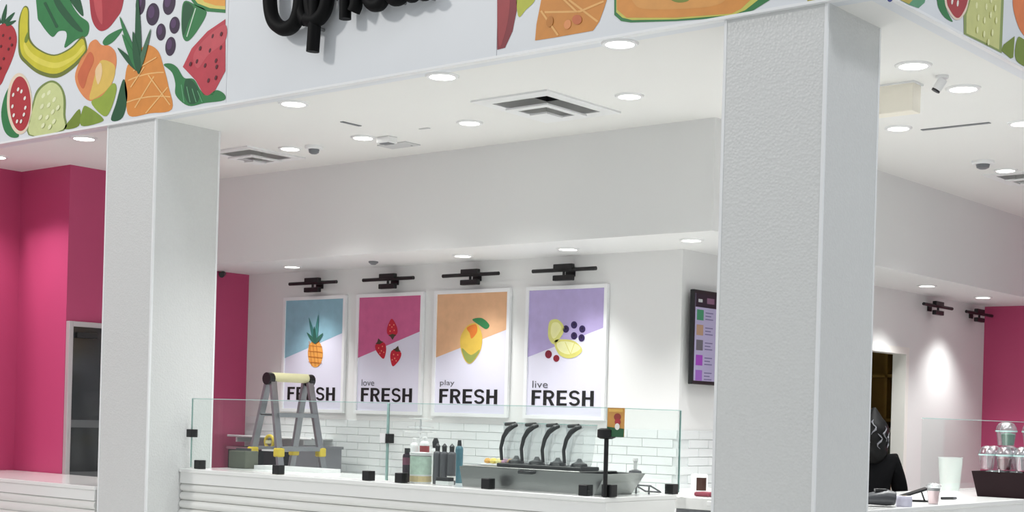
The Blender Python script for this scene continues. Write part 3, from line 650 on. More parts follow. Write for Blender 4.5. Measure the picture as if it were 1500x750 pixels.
def vent(label, cx, cy, w, d):
    t = thing('ceiling_vent', label, 'vent', (cx, cy, H)); w, d = w / 2, d / 2
    def ring(a0, a1, z0, z1, name):
        b0, b1 = a0 * d / w, a1 * d / w
        obj(name, B((-a0, a0, -b0, -b1, z0, z1), (-a0, a0, b1, b0, z0, z1), (-a0, -a1, -b1, b1, z0, z1), (a1, a0, -b1, b1, z0, z1)), WPLA, t)
    a, b, e, u = w * .74, d * .74, 0.012, 0.12
    obj('duct', B((-a - e, a + e, -b - e, -b, u, 0.55), (-a - e, a + e, b, b + e, u, 0.55), (-a - e, -a, -b, b, u, 0.55), (a, a + e, -b, b, u, 0.55), (-a - e, a + e, -b - e, b + e, 0.55, 0.56)), DUCT, t)
    ring(w, w * .72, -0.012, 0, 'frame')
    ring(w * .54, w * .38, -0.05, -0.038, 'louvre')
    obj('centre_plate', B((-w * .22, w * .22, -d * .22, d * .22, -0.075, -0.063)), WPLA, t)
for v_ in VENTS: vent(*v_)
def detector(label, p, r=0.075):
    t = thing('smoke_detector', label, 'detector', p)
    obj('base', LA([(r, 0), (r, -0.02), (r * .9, -0.028), (0, -0.028)], 20), GREYP if False else WPLA, t, smooth=True)
    obj('sensor_head', LA([(r * .62, -0.028), (r * .55, -0.055), (r * .3, -0.066), (0, -0.066)], 16), GREYP, t, smooth=True)
detector('round smoke detector on the ceiling near the pillar-side air vent', onz(460, 214, H))
detector('round smoke detector on the ceiling along the side bulkhead', onz(1440, 236, H), 0.09)
t = thing('ceiling_speaker', 'small white box fitting on the ceiling beside a downlight', 'speaker', onz(567, 201, H))
obj('body', B((-0.07, 0.07, -0.05, 0.05, -0.05, 0)), WPLA, t, bevel=0.006); obj('grille', B((-0.05, 0.05, -0.035, 0.035, -0.055, -0.05)), GREYP, t)
t = thing('access_panel', 'thin grey flush access panel in the ceiling by the bulkhead', 'panel', onz(584, 212, H), 0.0)
obj('leaf_plate', B((-0.16, 0.16, -0.09, 0.09, -0.008, 0)), mat('pale_grey_paint', (206, 206, 206), 0.6, var=0.02), t); obj('latch', LA([(0.01, -0.008), (0.008, -0.012), (0, -0.012)], 10, 0.1, 0.05), STEEL, t)
p = onz(514, 181, H); o = tag(obj('ceiling_slot', B((p.x - .016, p.x + .016, p.y - .1, p.y + .1, H - 0.006, H)), GREYP, bevel=0.002), 'short grey slot in the ceiling above the counter', 'slot')
p = onz(622, 188, H); o = tag(obj('ceiling_slot', B((p.x - .05, p.x + .05, p.y - .015, p.y + .015, H - 0.006, H)), MATS['pale_grey_paint'], bevel=0.002), 'tiny pale slot plate in the ceiling near the bulkhead', 'slot')
a, b = onz(1350, 190, H), onz(1452, 180, H)
o = tag(obj('linear_diffuser', B((a.x, b.x, a.y - .02, a.y + .02, H - 0.006, H)), GREYP, bevel=0.002), 'long thin grey slot diffuser in the ceiling on the side', 'vent')
p = onz(547, 383, ZL); o = tag(obj('soffit_sprinkler', LA([(0.045, 0), (0.045, -0.012), (0.02, -0.03), (0, -0.03)], 14, p.x, p.y, ZL), GREYP, smooth=True), 'small grey sprinkler cap in the low soffit', 'sprinkler')
p = onz(1338, 118, H)
t = thing('duct_box', 'cream box housing hung from the ceiling beside the corner pillar', 'box', (p.x - 0.3, p.y + 0.06, H))
obj('casing', B((-0.3, 0.3, -0.06, 0.06, -0.19, 0)), mat('cream_casing', (246, 240, 226), 0.5, var=0.02), t, bevel=0.006)
obj('flange', B((-0.31, 0.31, -0.07, 0.07, -0.012, 0)), WPLA, t)
p = onz(1380, 111, H)
t = thing('security_camera', 'white cylinder security camera hanging under the ceiling with dark lens', 'camera', p); t.scale = (0.8, 0.8, 0.8)
obj('mount', LA([(0.05, 0), (0.05, -0.02), (0.02, -0.03), (0, -0.03)], 16), WPLA, t, smooth=True)
obj('body', T(([(0.01, 0.0, -0.03), (-0.035, -0.02, -0.11)], 0.036), n=16), WPLA, t, smooth=True)
obj('lens', T(([(-0.035, -0.02, -0.108), (-0.042, -0.023, -0.122)], 0.034), n=16), BLKP, t)
p = onx(322, 401, XM)
t = thing('security_camera', 'tiny black camera on the magenta wall beside the posters', 'camera', (XM, p.y, p.z))
obj('mount', T(([(0, 0, 0), (0.05, 0, 0)], 0.015)), BLKP, t); obj('body', T(([(0.03, 0.02, 0), (0.09, -0.05, -0.02)], 0.028), n=14), BLKP, t, smooth=True)

# ================================================================== LADDER
t = thing('step_ladder', 'aluminium folding step ladder with cream top cap standing behind the glass counter', 'ladder', (-10.03, 9.0, 0))
lx, w = 0.0, 0.24
top = 1.80
def rail(x_t, y_t, x_b, y_b, name='rail'):
    bm = bmesh.new(); bar(bm, (x_t, y_t, top), (x_b, y_b, 0.03), 0.065, 0.03, (1, 0, 0)); r = obj(name, bm, ALU, t)
    obj('foot', B((x_b - .04, x_b + .04, y_b - .03, y_b + .03, 0, 0.05)), BLKP, r, bevel=0.006)
    f = (top - 1.17) / (top - 0.03)
    kx, ky = x_t + (x_b - x_t) * f, y_t + (y_b - y_t) * f
    obj('lock_knob', B((kx - .035, kx + .035, ky - .04, ky + .04, 1.13, 1.21)), YELLOW, r, bevel=0.012)
    return r
Y0, Y1 = -0.24, 0.24
rail(0.03, Y0 + .02, 0.42, Y0 - 0.06); rail(0.03, Y1 - .02, 0.42, Y1 + 0.06)
rail(-0.03, Y0 + .02, -0.46, Y0 - 0.05); rail(-0.03, Y1 - .02, -0.46, Y1 + 0.05)
bm = bmesh.new(); tube(bm, [(0, Y0 + .02, top + .035), (0, Y1 - .02, top + .035)], 0.042, 14); obj('top_cap', bm, CREAM, t, smooth=True)
for yy in (Y0 - .03, Y1 - .03):
    bm = bmesh.new(); tube(bm, [(0, yy, top + .02), (0, yy + .06, top + .02)], 0.055, 16); h_ = obj('hinge', bm, BLKP, t)
for k in range(5):
    z = 1.5 - k * 0.3; f = (top - z) / top
    x = 0.03 + 0.39 * f; e = 0.08 * f
    obj('tread', B((x - .05, x + .04, Y0 + .03 - e, Y1 - .03 + e, z - .02, z + .02)), ALU, t, bevel=0.004)
    xb = -0.03 - 0.43 * f
    obj('rung', T(([(xb, Y0 + .03 - e, z), (xb, Y1 - .03 + e, z)], 0.014)), ALU, t)
for yy in (Y0 - .0, Y1 + .0):
    bm = bmesh.new(); bar(bm, (0.10, yy, 1.50), (-0.105, yy, 1.50), 0.02, 0.008); obj('spreader_bar', bm, BLKP, t)

# ================================================================== ON THE LONG COUNTER
# stainless topping bin
p0, p1 = -6.55, -5.38
t = thing('topping_bin', 'brushed stainless steel topping bin behind the glass on the long counter', 'bin', ((p0 + p1) / 2, 7.62, ZC))
hw = (p1 - p0) / 2; bh = 0.135
bm = bmesh.new()
def pan(bm, z, a, b, y0, y1): return [bm.verts.new(q) for q in ((a, y0, z), (b, y0, z), (b, y1, z), (a, y1, z))]
r0 = pan(bm, 0.0, -hw + .02, hw - .06, -0.2, 0.2); r1 = pan(bm, bh, -hw, hw + .03, -0.215, 0.22); r2 = pan(bm, bh, -hw + .02, hw + .01, -0.195, 0.2); r3 = pan(bm, 0.04, -hw + .05, hw - .09, -0.17, 0.17)
for a, b in ((r0, r1), (r1, r2), (r2, r3)):
    for k in range(4): bm.faces.new((a[k], a[(k + 1) % 4], b[(k + 1) % 4], b[k]))
bm.faces.new(r0[::-1]); bm.faces.new(r3)
obj('pan', bm, STEEL, t)
obj('lid', B((-hw + .01, hw - .18, -0.2, 0.205, bh + .001, bh + .008)), STEEL, t, bevel=0.003)
obj('lid_handle', T(([(-0.06, -0.205, bh - .01), (-0.05, -0.24, bh - .015), (0.05, -0.24, bh - .015), (0.06, -0.205, bh - .01)], 0.012)), BLKP, t, smooth=True)
# black tray with four clear pitchers
zt0 = ZC + bh + 0.008
ta = ony(740, 680, 7.55).x; tb = ony(863, 687, 7.55).x
t = tag(obj('serving_tray', B((ta, tb, 7.46, 7.66, zt0, zt0 + 0.025)), BLKP, bevel=0.006), 'black tray under the clear pitchers on the steel bin', 'tray')
pn = (tb - ta) / 4
def pitcher(i):
    t = thing('clear_pitcher', 'clear plastic pitcher with black handle on the black tray', 'pitcher', (ta + pn * (i + .5), 7.56, zt0 + 0.025), 0, 'clear pitchers on the black tray')
    bm = bmesh.new(); w2 = 0.067
    rings = [pan(bm, z, -w2 * s + sh, w2 * s + sh, -w2 * s, w2 * s) for z, s, sh in ((0, .78, 0), (0.02, .86, 0), (0.12, .95, .004), (0.22, 1.03, .01), (0.265, 1.06, .012))]
    for a, b in zip(rings, rings[1:]):
        for k in range(4): bm.faces.new((a[k], a[(k + 1) % 4], b[(k + 1) % 4], b[k]))
    bm.faces.new(rings[0][::-1])
    obj('jug', bm, CLEARP, t, bevel=0.0)
    obj('blade_base', LA([(0.055, 0.001), (0.05, 0.018), (0.022, 0.03), (0.012, 0.05), (0, 0.05)], 16), BLKP, t, smooth=True)
    bm = bmesh.new(); tube(bm, [(-0.05, -0.09, 0.02), (-0.048, -0.105, 0.1), (-0.025, -0.11, 0.17), (0.005, -0.108, 0.215), (0.045, -0.1, 0.245), (0.06, -0.075, 0.255)], [0.011, 0.012, 0.014, 0.017, 0.017, 0.013], 10)
    obj('handle', bm, BLKP, t, smooth=True)
    obj('rim_clip', T(([(-0.03, -0.085, 0.255), (0.05, -0.085, 0.262)], 0.012)), BLKP, t)
    obj('rim', B((-0.06, 0.083, -0.072, -0.068, 0.262, 0.268), (-0.06, 0.083, 0.068, 0.072, 0.262, 0.268), (-0.06, -0.056, -0.068, 0.068, 0.262, 0.268), (0.079, 0.083, -0.068, 0.068, 0.262, 0.268)), GLEDGE, t)
for i in range(4): pitcher(i)
# fruit tray
t = thing('fruit_tray', 'white tray of cut fruit on the steel bin beside the pitchers', 'tray', (-6.36, 7.62, zt0))
obj('dish', B((-0.13, 0.13, -0.07, 0.07, 0, 0.012)), WPLA, t, bevel=0.004)
for k in range(9):
    rgb = ((232, 178, 90), (236, 214, 110), (232, 226, 150), (196, 150, 176))[k % 4]
    nm = ('orange', 'yellow', 'pale yellow', 'lilac')[k % 4]
    x, y = -6.46 + (k % 5) * .05, 7.59 + (k // 5) * .06
    o = obj('fruit_chunk', LA([(0.0, 0), (0.022, 0.004), (0.027, 0.018), (0.016, 0.034), (0, 0.037)], 7, x, y, zt0 + 0.0125), mat('fruit_%d' % (k % 4), rgb, 0.4, var=0.15), smooth=False)
    tag(o, '%s fruit chunk on the white tray on the steel bin' % nm, 'fruit', 'cut %s fruit' % nm)
# bottles and tubs left of the bin
def bottle(name, label, px, py, Y, prof, body, cap_from=None, cap=None, band=None, n=18, group=None):
    p = onz(px, py, ZC) if Y is None else ony(px, py, Y)
    t = thing(name, label, 'bottle' if 'bottle' in name else ('tub' if 'tub' in name else 'cup'), (p.x, p.y, ZC), 0, group)
    obj('body', LA(prof, n), body, t, smooth=True)
    if cap: obj('cap', LA(cap_from, n), cap, t, smooth=True)
    if band: obj('label_band', LA(band[0], n), band[1], t, smooth=True)
    return t
DPUR = mat('dark_syrup', (44, 22, 38), 0.2, var=0.2); DGREY = mat('dark_grey_bottle', (84, 84, 88), 0.25, var=0.15); GREENL = mat('green_print_label', (190, 212, 196), 0.5, var=0.3, vscale=30); TAN = mat('tan_band', (206, 186, 140), 0.5, var=0.2)
WLBL = mat('white_label', (230, 228, 224), 0.5, var=0.05); PLUM = mat('plum_label', (120, 60, 84), 0.5, var=0.2)
def straight(r, h): return [(0, 0), (r * .92, 0), (r, 0.008), (r, h * .9), (r * .9, h * .96), (r * .5, h), (0, h)]
bottle('syrup_bottle', 'dark plum syrup bottle beside the green-labelled tub', 596, 690, 7.48, straight(0.032, 0.2), DPUR, [(0.02, 0.2), (0.02, 0.235), (0, 0.235)], BLKP, ([(0.0325, 0.12), (0.0325, 0.17)], PLUM))
t = bottle('topping_tub', 'clear tub with green print and tan base left of the dark bottles', 616, 700, 7.47, straight(0.075, 0.2), WPLA, [(0.077, 0.19), (0.08, 0.195), (0.08, 0.21), (0, 0.214)], WPLA, ([(0.0755, 0.06), (0.0755, 0.185)], GREENL))
obj('base_band', LA([(0.0755, 0.01), (0.0757, 0.05)], 18), TAN, t)
for px, nm in ((640, 'slim dark grey bottle nearest the green-labelled tub'), (650, 'slim dark grey bottle in the middle of the dark bottle row'), (661, 'slim dark grey bottle with pale streak next to the steel bin')):
    bottle('sauce_bottle', nm, px, 700, 7.5, straight(0.029, 0.225), DGREY, [(0.016, 0.225), (0.018, 0.26), (0.006, 0.275), (0, 0.28)], BLKP, ([(0.0295, 0.03), (0.0295, 0.06)], WLBL if px == 661 else DGREY))
bottle('pump_bottle', 'black capped white bottle standing behind the tub', 637, 690, 7.68, straight(0.03, 0.24), WPLA, [(0.02, 0.24), (0.024, 0.28), (0.012, 0.31), (0, 0.31)], BLKP, None)
bottle('pump_bottle', 'white bottle with red label behind the tub', 621, 690, 7.72, straight(0.034, 0.285), WPLA, [(0.016, 0.285), (0.018, 0.31), (0, 0.315)], WPLA, ([(0.0345, 0.19), (0.0345, 0.25)], mat('red_label', (150, 56, 60), 0.5)))
bottle('pump_bottle', 'plain white bottle with a round shoulder behind the syrup bottle', 606, 690, 7.72, straight(0.032, 0.27), WPLA, [(0.014, 0.27), (0.016, 0.3), (0, 0.305)], WPLA, None)
bottle('sauce_bottle', 'blue green bottle standing behind the dark bottles', 672, 690, 7.75, straight(0.028, 0.26), mat('blue_green_plastic', (70, 116, 130), 0.3, var=0.15), [(0.016, 0.26), (0.012, 0.3), (0, 0.3)], BLKP, None)
p = ony(664, 698, 7.45)
t = thing('card_stand', 'small black and white stand in front of the dark bottles', 'stand', (p.x - .02, 7.385, ZC))
obj('foot_plate', B((-0.055, 0.06, -0.03, 0.03, 0, 0.03)), WPLA, t, bevel=0.004); obj('slot_bar', B((-0.055, 0.06, -0.028, 0.028, 0.03, 0.055)), BLKP, t, bevel=0.004)
# stack of cup lids on a clear stand
p = ony(610, 690, 7.8)
t = thing('lid_stand', 'tiered wire stand for cup lids behind the tub', 'stand', (p.x, 7.83, ZC))
obj('post', T(([(0, 0, 0), (0, 0, 0.44)], 0.008)), PTRIM, t); obj('base', LA([(0, 0), (0.07, 0), (0.07, 0.008), (0, 0.012)], 18), PTRIM, t)
for k, z in enumerate((0.34, 0.375, 0.435)): obj('tier', LA([(0, z), (0.11 - .03 * k * .5, z), (0.115 - .03 * k * .5, z + 0.008), (0, z + .009)], 20), CLEARP if k == 1 else WPLA, t)
# items at the far right end
p = ony(946, 716, 7.93)
t = thing('dessert_cup', 'clear cup with purple filling at the end of the long counter', 'cup', (-5.65, 7.93, ZC))
obj('cup', LA([(0, 0), (0.03, 0), (0.036, 0.06), (0.036, 0.061)], 18), CLEARP, t, smooth=True)
obj('filling', LA([(0, 0.055), (0.034, 0.056), (0.04, 0.08), (0.03, 0.105), (0, 0.108)], 16), mat('purple_filling', (96, 58, 84), 0.4, var=0.2), t, smooth=True)
p = ony(958, 716, 8.0)
t = thing('pump_dispenser', 'white pump dispenser with dark collar at the counter end', 'dispenser', (-5.54, 8.0, ZC))
obj('bottle', LA([(0, 0), (0.032, 0), (0.032, 0.11), (0.02, 0.125), (0, 0.125)], 16), CLEARP, t, smooth=True)
obj('collar', LA([(0.0, 0.12), (0.046, 0.122), (0.04, 0.142), (0.016, 0.15), (0, 0.15)], 16), DGREY, t, smooth=True)
obj('plunger', LA([(0, 0.148), (0.012, 0.148), (0.012, 0.2), (0.018, 0.205), (0.016, 0.225), (0, 0.228)], 12), WPLA, t, smooth=True)
p = ony(975, 712, 7.8)
t = thing('wire_rack', 'dark wire rack lying on the end of the long counter', 'rack', (-5.47, 7.86, ZC))
obj('rod', T(([(0, 0.04, 0.055), (0.12, 0.04, 0.055)], 0.006)), DGREY, t); obj('rod', T(([(0, 0.16, 0.012), (0.12, 0.16, 0.012)], 0.006)), DGREY, t)
obj('rod', T(([(0, 0.04, 0.055), (0, 0.16, 0.012)], 0.006)), DGREY, t); obj('rod', T(([(0.12, 0.04, 0.055), (0.12, 0.16, 0.012)], 0.006)), DGREY, t)
for x in (0.01, 0.11): obj('foot', T(([(x, 0.04, 0), (x, 0.04, 0.055)], 0.006)), DGREY, t)
# promo card on the guard corner
a = ony(890, 600, 7.28); b = ony(913, 636, 7.28)
t = thing('promo_card', 'small orange and green promotional card fixed to the glass corner', 'card', (-5.262, 7.300, 1.44))
cw, ch = 0.125, 0.175
obj('card', B((0, cw, -0.012, -0.008, 0, ch)), mat('card_orange', (206, 150, 78), 0.5, var=0.15, vscale=25), t)
fl = lambda u, v: Vector((u, -0.012, v))
print_art('card_print', [([(0, 0), (cw, 0), (cw, 0.05), (0, 0.06)], (40, 92, 58), False), (ell(0.075, 0.12, 0.026, 0.022), (150, 60, 50), True), (ell(0.078, 0.09, 0.022, 0.02), (170, 50, 60), True), (ell(0.076, 0.062, 0.018, 0.02), (236, 232, 226), True), ([(0.01, 0.15), (cw - .01, 0.15), (cw - .01, 0.168), (0.01, 0.168)], (226, 180, 90), False)], fl, Vector((0, -1, 0)), t, 0.0006)
obj('clip', B((0.0, 0.02, -0.014, -0.004, -0.01, 0.02)), BLKP, t)

# things on the back counter near the ladder
def crate(label, px0, px1, Y, h, m, mh):
    a, b = ony(px0, 670, Y).x, ony(px1, 670, Y).x
    t = thing('crate', label, 'crate', ((a + b) / 2, Y + 0.15, 0.9)); w2 = (b - a) / 2
    obj('shell', B((-w2, w2, -0.15, -0.135, 0, h), (-w2, w2, 0.135, 0.15, 0, h), (-w2, -w2 + .015, -0.135, 0.135, 0, h), (w2 - .015, w2, -0.135, 0.135, 0, h), (-w2 + .015, w2 - .015, -0.135, 0.135, 0, 0.012)), m, t)
    obj('rim', B((-w2 - .012, w2 + .012, -0.164, -0.15, h - .025, h), (-w2 - .012, w2 + .012, 0.15, 0.164, h - .025, h), (-w2 - .012, -w2, -0.15, 0.15, h - .025, h), (w2, w2 + .012, -0.15, 0.15, h - .025, h)), mh, t)
    return t
crate('black crate on the back counter beside the magenta wall', 334, 366, 9.55, 0.27, BLKP, mat('dull_mauve_plastic', (150, 104, 118), 0.5))
crate('black crate with white rim between the ladder legs', 386, 414, 9.52, 0.27, BLKP, WPLA)
crate('grey crate on the back counter behind the ladder', 431, 466, 9.52, 0.31, mat('grey_crate', (128, 128, 134), 0.5, var=0.05), GREYP)
t = thing('wall_shelf', 'thin white wire shelf on the back wall behind the ladder', 'shelf', (-11.3, 9.9, 1.27))
obj('front_rail', T(([(-0.5, -0.12, 0), (0.75, -0.12, 0)], 0.012)), PTRIM, t)
obj('shelf_board', B((-0.5, 0.75, -0.115, 0.15, -0.006, 0.006)), WPLA, t)
obj('bracket', B((-0.4, -0.38, -0.1, 0.15, -0.06, -0.006)), PTRIM, t); obj('bracket', B((0.6, 0.62, -0.1, 0.15, -0.06, -0.006)), PTRIM, t)
p = ony(369, 655, 9.4)
t = thing('tape_roll', 'yellow tape roll hung near the ladder foot', 'tape', (p.x, 9.62, 1.171))
bm = bmesh.new()
ringp = [(0.06 * math.cos(a_ * PI / 10), 0, 0.06 + 0.06 * math.sin(a_ * PI / 10)) for a_ in range(20)]
tube(bm, ringp + ringp[:1], 0.016, 8, cap=False); obj('roll', bm, YELLOW, t, smooth=True)
obj('core', LA([(0.035, -0.015), (0.04, -0.015), (0.04, 0.015), (0.035, 0.015)], 14, 0, 0, 0.06), CREAM, t)
p = ony(358, 690, 7.9)
t = thing('paper_tray', 'flat white tray lying along the back edge of the long counter', 'tray', (-8.66, 7.9, ZC))
obj('tray_base', B((-0.42, 0.36, -0.1, 0.1, 0, 0.006)), WPLA, t); obj('tray_lip', B((-0.42, 0.36, -0.1, -0.092, 0.006, 0.03), (-0.42, 0.36, 0.092, 0.1, 0.006, 0.03), (-0.42, -0.412, -0.092, 0.092, 0.006, 0.03), (0.352, 0.36, -0.092, 0.092, 0.006, 0.03)), WPLA, t)
p = ony(318, 690, 7.7)
t = thing('bottle_caddy', 'dark olive caddy on the long counter next to the pillar', 'caddy', (-9.25, 7.8, ZC))
obj('bin', B((-0.06, 0.14, -0.07, 0.07, 0, 0.14)), mat('olive_plastic', (88, 92, 78), 0.5, var=0.2), t, bevel=0.008); obj('divider', B((-0.05, 0.13, -0.004, 0.004, 0.14, 0.16)), DGREY, t)

# ------------------------------------------------------------------ by the menu-screen wall
p = onx(1004, 705, -6.2)
t = thing('brown_jar', 'white canister with dark brown label on the back counter below the screen', 'jar', (-6.15, p.y + .12, 1.0))
obj('canister', LA([(0, 0), (0.062, 0), (0.065, 0.01), (0.065, 0.13), (0.06, 0.14), (0, 0.14)], 20), WPLA, t, smooth=True)
bm = bmesh.new()
rr = []
for k in range(9):
    a_ = -1.35 + k * 0.16; rr.append([bm.verts.new((0.066 * math.cos(a_), 0.066 * math.sin(a_), z)) for z in (0.015, 0.115)])
for q0, q1 in zip(rr, rr[1:]): bm.faces.new((q0[0], q1[0], q1[1], q0[1]))
obj('label_wrap', bm, mat('brown_label', (58, 30, 20), 0.4, var=0.2), t)
a = onx(1029, 727, -5.35)
t = thing('side_stand', 'narrow white stand in the entry gap beside the corner pillar', 'stand', (-5.28, 8.55, 0))
sz = onx(1029, 727, -5.28); t.location = (-5.28, sz.y, 0)
obj('cabinet', B((-0.1, 0.3, -0.16, 0.16, 0, sz.z - .08)), GREYP, t); obj('top', B((-0.11, 0.31, -0.17, 0.17, sz.z - .08, sz.z)), CTOP, t, bevel=0.004)
t2 = thing('folded_cloth', 'folded maroon cloth on the narrow white stand', 'cloth', (-5.26, sz.y, sz.z))
obj('fold', B((-0.06, 0.06, -0.05, 0.06, 0, 0.03)), mat('maroon_cloth', (130, 58, 72), 0.8, var=0.15), t2, bevel=0.012)
obj('roll', T(([(0.1, -0.04, 0.02), (0.1, 0.05, 0.02)], 0.02)), mat('dark_maroon_cloth', (90, 40, 52), 0.8, var=0.15), t2, smooth=True)

# ================================================================== SIDE COUNTER THINGS
p = onz(1470, 726, ZC)
t = thing('cup_bowl', 'black square tub holding stacked clear domed cups on the side counter', 'tub', (-3.965, 10.40, ZC))
bm = bmesh.new()
r0 = pan(bm, 0, -0.17, 0.17, -0.17, 0.17); r1 = pan(bm, 0.18, -0.205, 0.205, -0.2, 0.2); r2 = pan(bm, 0.18, -0.193, 0.193, -0.188, 0.188); r3 = pan(bm, 0.02, -0.16, 0.16, -0.16, 0.16)
for a, b in ((r0, r1), (r1, r2), (r2, r3)):
    for k in range(4): bm.faces.new((a[k], a[(k + 1) % 4], b[(k + 1) % 4], b[k]))
bm.faces.new(r0[::-1]); bm.faces.new(r3)
obj('tub_shell', bm, mat('black_maroon_plastic', (26, 8, 13), 0.45, var=0.3, vscale=3, spec=0.15), t)
def dome(i, x, y, z, tint):
    t = thing('domed_cup', 'clear plastic cup with domed lid piled in the black tub' if tint is None else 'clear domed cup with %s inside piled in the black tub' % tint[0], 'cup', (-3.965 + x, 10.40 + y, ZC + z), 0, 'clear domed cups in the tub' if tint is None else None)
    obj('cup', LA([(0, 0), (0.042, 0), (0.055, 0.1), (0.056, 0.1)], 16), CLEARP, t, smooth=True)
    obj('dome_lid', LA([(0.06, 0.1), (0.06, 0.108), (0.054, 0.135), (0.038, 0.158), (0.015, 0.168), (0, 0.169)], 16), CLEARP, t, smooth=True)
    obj('lid_rim', LA([(0.056, 0.098), (0.062, 0.098), (0.062, 0.108), (0.056, 0.108)], 16), GLEDGE, t)
    if tint: obj('filling', LA([(0, 0.004), (0.038, 0.004), (0.048, 0.08), (0.02, 0.09), (0, 0.092)], 12), mat('fill_' + tint[0].replace(' ', '_'), tint[1], 0.4, var=0.2), t, smooth=True)
k = 0
for x, y, z, tn in ((-0.1, -0.1, .022, None), (0.03, -0.1, .022, None), (-0.1, 0.04, .022, None), (0.03, 0.04, .022, None),
                    (-0.125, -0.12, .193, None), (0.0, -0.12, .193, ('dark red fruit', (110, 30, 46))), (0.125, -0.12, .193, None), (-0.125, 0.005, .193, None), (0.0, 0.01, .193, None), (0.125, 0.005, .193, ('pink cream', (220, 150, 170))), (-0.06, 0.13, .193, None), (0.07, 0.135, .193, None),
                    (-0.08, 0.07, .364, None), (0.115, 0.06, .364, None), (0.0, -0.06, .364, ('green leaf garnish', (40, 110, 84)))):
    dome(k, x, y, z, tn); k += 1
# white bucket behind the guard
p = ony(1391, 724, 10.4)
t = thing('white_bucket', 'tapered white paper bucket standing behind the side glass guard', 'bucket', (-4.62, onx(1391, 722, -4.62).y, ZC))
obj('wall', LA([(0, 0), (0.07, 0), (0.092, 0.25), (0.088, 0.25), (0.066, 0.01), (0, 0.01)], 24), mat('white_paper', (240, 243, 240), 0.6), t, smooth=True)
obj('rim', LA([(0.088, 0.244), (0.094, 0.247), (0.094, 0.256), (0.086, 0.256)], 24), WPLA, t, smooth=True)
# pink drink cup, terminal, tablet near the corner pillar
p = onz(1367, 748, ZC)
t = thing('drink_cup', 'clear plastic cup of pink drink with dark band on the side counter', 'cup', (-3.85, onx(1367, 738, -3.85).y, ZC))
obj('cup', LA([(0, 0), (0.03, 0), (0.042, 0.11), (0.044, 0.112)], 18), CLEARP, t, smooth=True)
obj('drink', LA([(0, 0.003), (0.028, 0.003), (0.037, 0.085), (0, 0.085)], 16), mat('pink_drink', (226, 190, 192), 0.3, var=0.1), t, smooth=True)
obj('band', LA([(0.0385, 0.085), (0.0405, 0.1)], 18), BLKP, t); obj('lid', LA([(0.045, 0.11), (0.046, 0.118), (0.03, 0.132), (0, 0.134)], 18), CLEARP, t, smooth=True)
t = thing('tablet_stand', 'black tablet lying tilted on a stand beside the pink drink', 'tablet', (-4.08, onx(1338, 735, -4.08).y, ZC), 0.5)
bm = bmesh.new(); bar(bm, (-0.12, 0, 0.012), (0.08, 0, 0.085), 0.2, 0.012, (0, 0, 1)); obj('screen', bm, BLKP, t)
obj('stand_foot', B((-0.08, 0.09, -0.05, 0.05, 0, 0.008)), BLACK, t, bevel=0.002); bm = bmesh.new(); bar(bm, (0.07, 0, 0.004), (0.045, 0, 0.07), 0.05, 0.008); obj('prop', bm, BLACK, t)
t = thing('card_terminal', 'dark grey rounded card terminal on the side counter beside the pillar', 'terminal', (-3.92, onx(1288, 744, -3.92).y, ZC), 0.6)
bm = bmesh.new(); tube(bm, [(-0.11, 0, 0.035), (-0.06, 0, 0.045), (0.04, 0, 0.055), (0.09, 0, 0.05)], [0.03, 0.035, 0.05, 0.04], 16)
for v in bm.verts: v.co.z = max(0.0, v.co.z); v.co.y *= 1.3
obj('housing', bm, mat('charcoal_plastic', (58, 60, 64), 0.4, var=0.1), t, smooth=True); obj('keypad', B((-0.03, 0.04, -0.03, 0.03, 0.09, 0.106)), BLKP, t, bevel=0.003)
t = thing('paper_roll', 'pale lilac paper roll standing beside the card terminal', 'roll', (-3.835, onx(1324, 744, -3.835).y, ZC))
obj('roll', LA([(0.014, 0), (0.045, 0), (0.048, 0.004), (0.048, 0.06), (0.045, 0.064), (0.014, 0.064)], 20), mat('lilac_paper', (206, 204, 220), 0.7), t, smooth=True); obj('core', LA([(0.012, 0.001), (0.014, 0.001), (0.014, 0.066), (0.012, 0.066)], 14), TAN, t)
t = thing('marker_pen', 'black marker pen lying on the side counter near the pink drink', 'pen', (-4.05, onx(1387, 732, -4.05).y, ZC + 0.009), 1.2)
obj('barrel', T(([(-0.05, 0, 0), (0.05, 0, 0)], 0.009)), BLKP, t); obj('cap', T(([(0.05, 0, 0), (0.085, 0, 0)], [0.0095, 0.008])), DGREY, t)

# ------------------------------------------------------------------ kitchen things seen through the doorway
t = thing('kitchen_cabinet', 'ochre wooden shelf cabinet standing in the kitchen', 'cabinet', (-7.55, 15.7, 0))
z1 = 2.5
obj('back_panel', B((-0.9, 0.5, 0.24, 0.26, 0.0, z1)), OCH, t)
for x in (-0.9, -0.4, 0.13, 0.48): obj('upright', B((x, x + 0.03, -0.1, 0.24, 1.0, z1)), OCH, t)
for z in (1.6, 2.1): obj('shelf', B((-0.87, 0.48, -0.1, 0.24, z, z + .035)), OCH, t)
obj('worktop', B((-0.9, 0.52, -0.3, 0.24, 1.48, 1.53)), mat('pale_worktop', (214, 208, 190), 0.4), t)
obj('lower_front', B((-0.9, 0.5, -0.24, 0.24, 0.0, 1.48)), mat('greenish_grey_panel', (120, 124, 112), 0.5, var=0.15), t)
t = thing('cardboard_box', 'brown cardboard box inside the kitchen doorway', 'box', (-6.98, 14.75, 0))
obj('carton', B((-0.2, 0.24, -0.2, 0.2, 0, 1.22)), mat('brown_cardboard', (140, 112, 96), 0.8, var=0.2, vscale=14), t, bevel=0.004); obj('tape', B((-0.03, 0.03, -0.204, -0.2, 0.02, 1.2)), TAN, t)

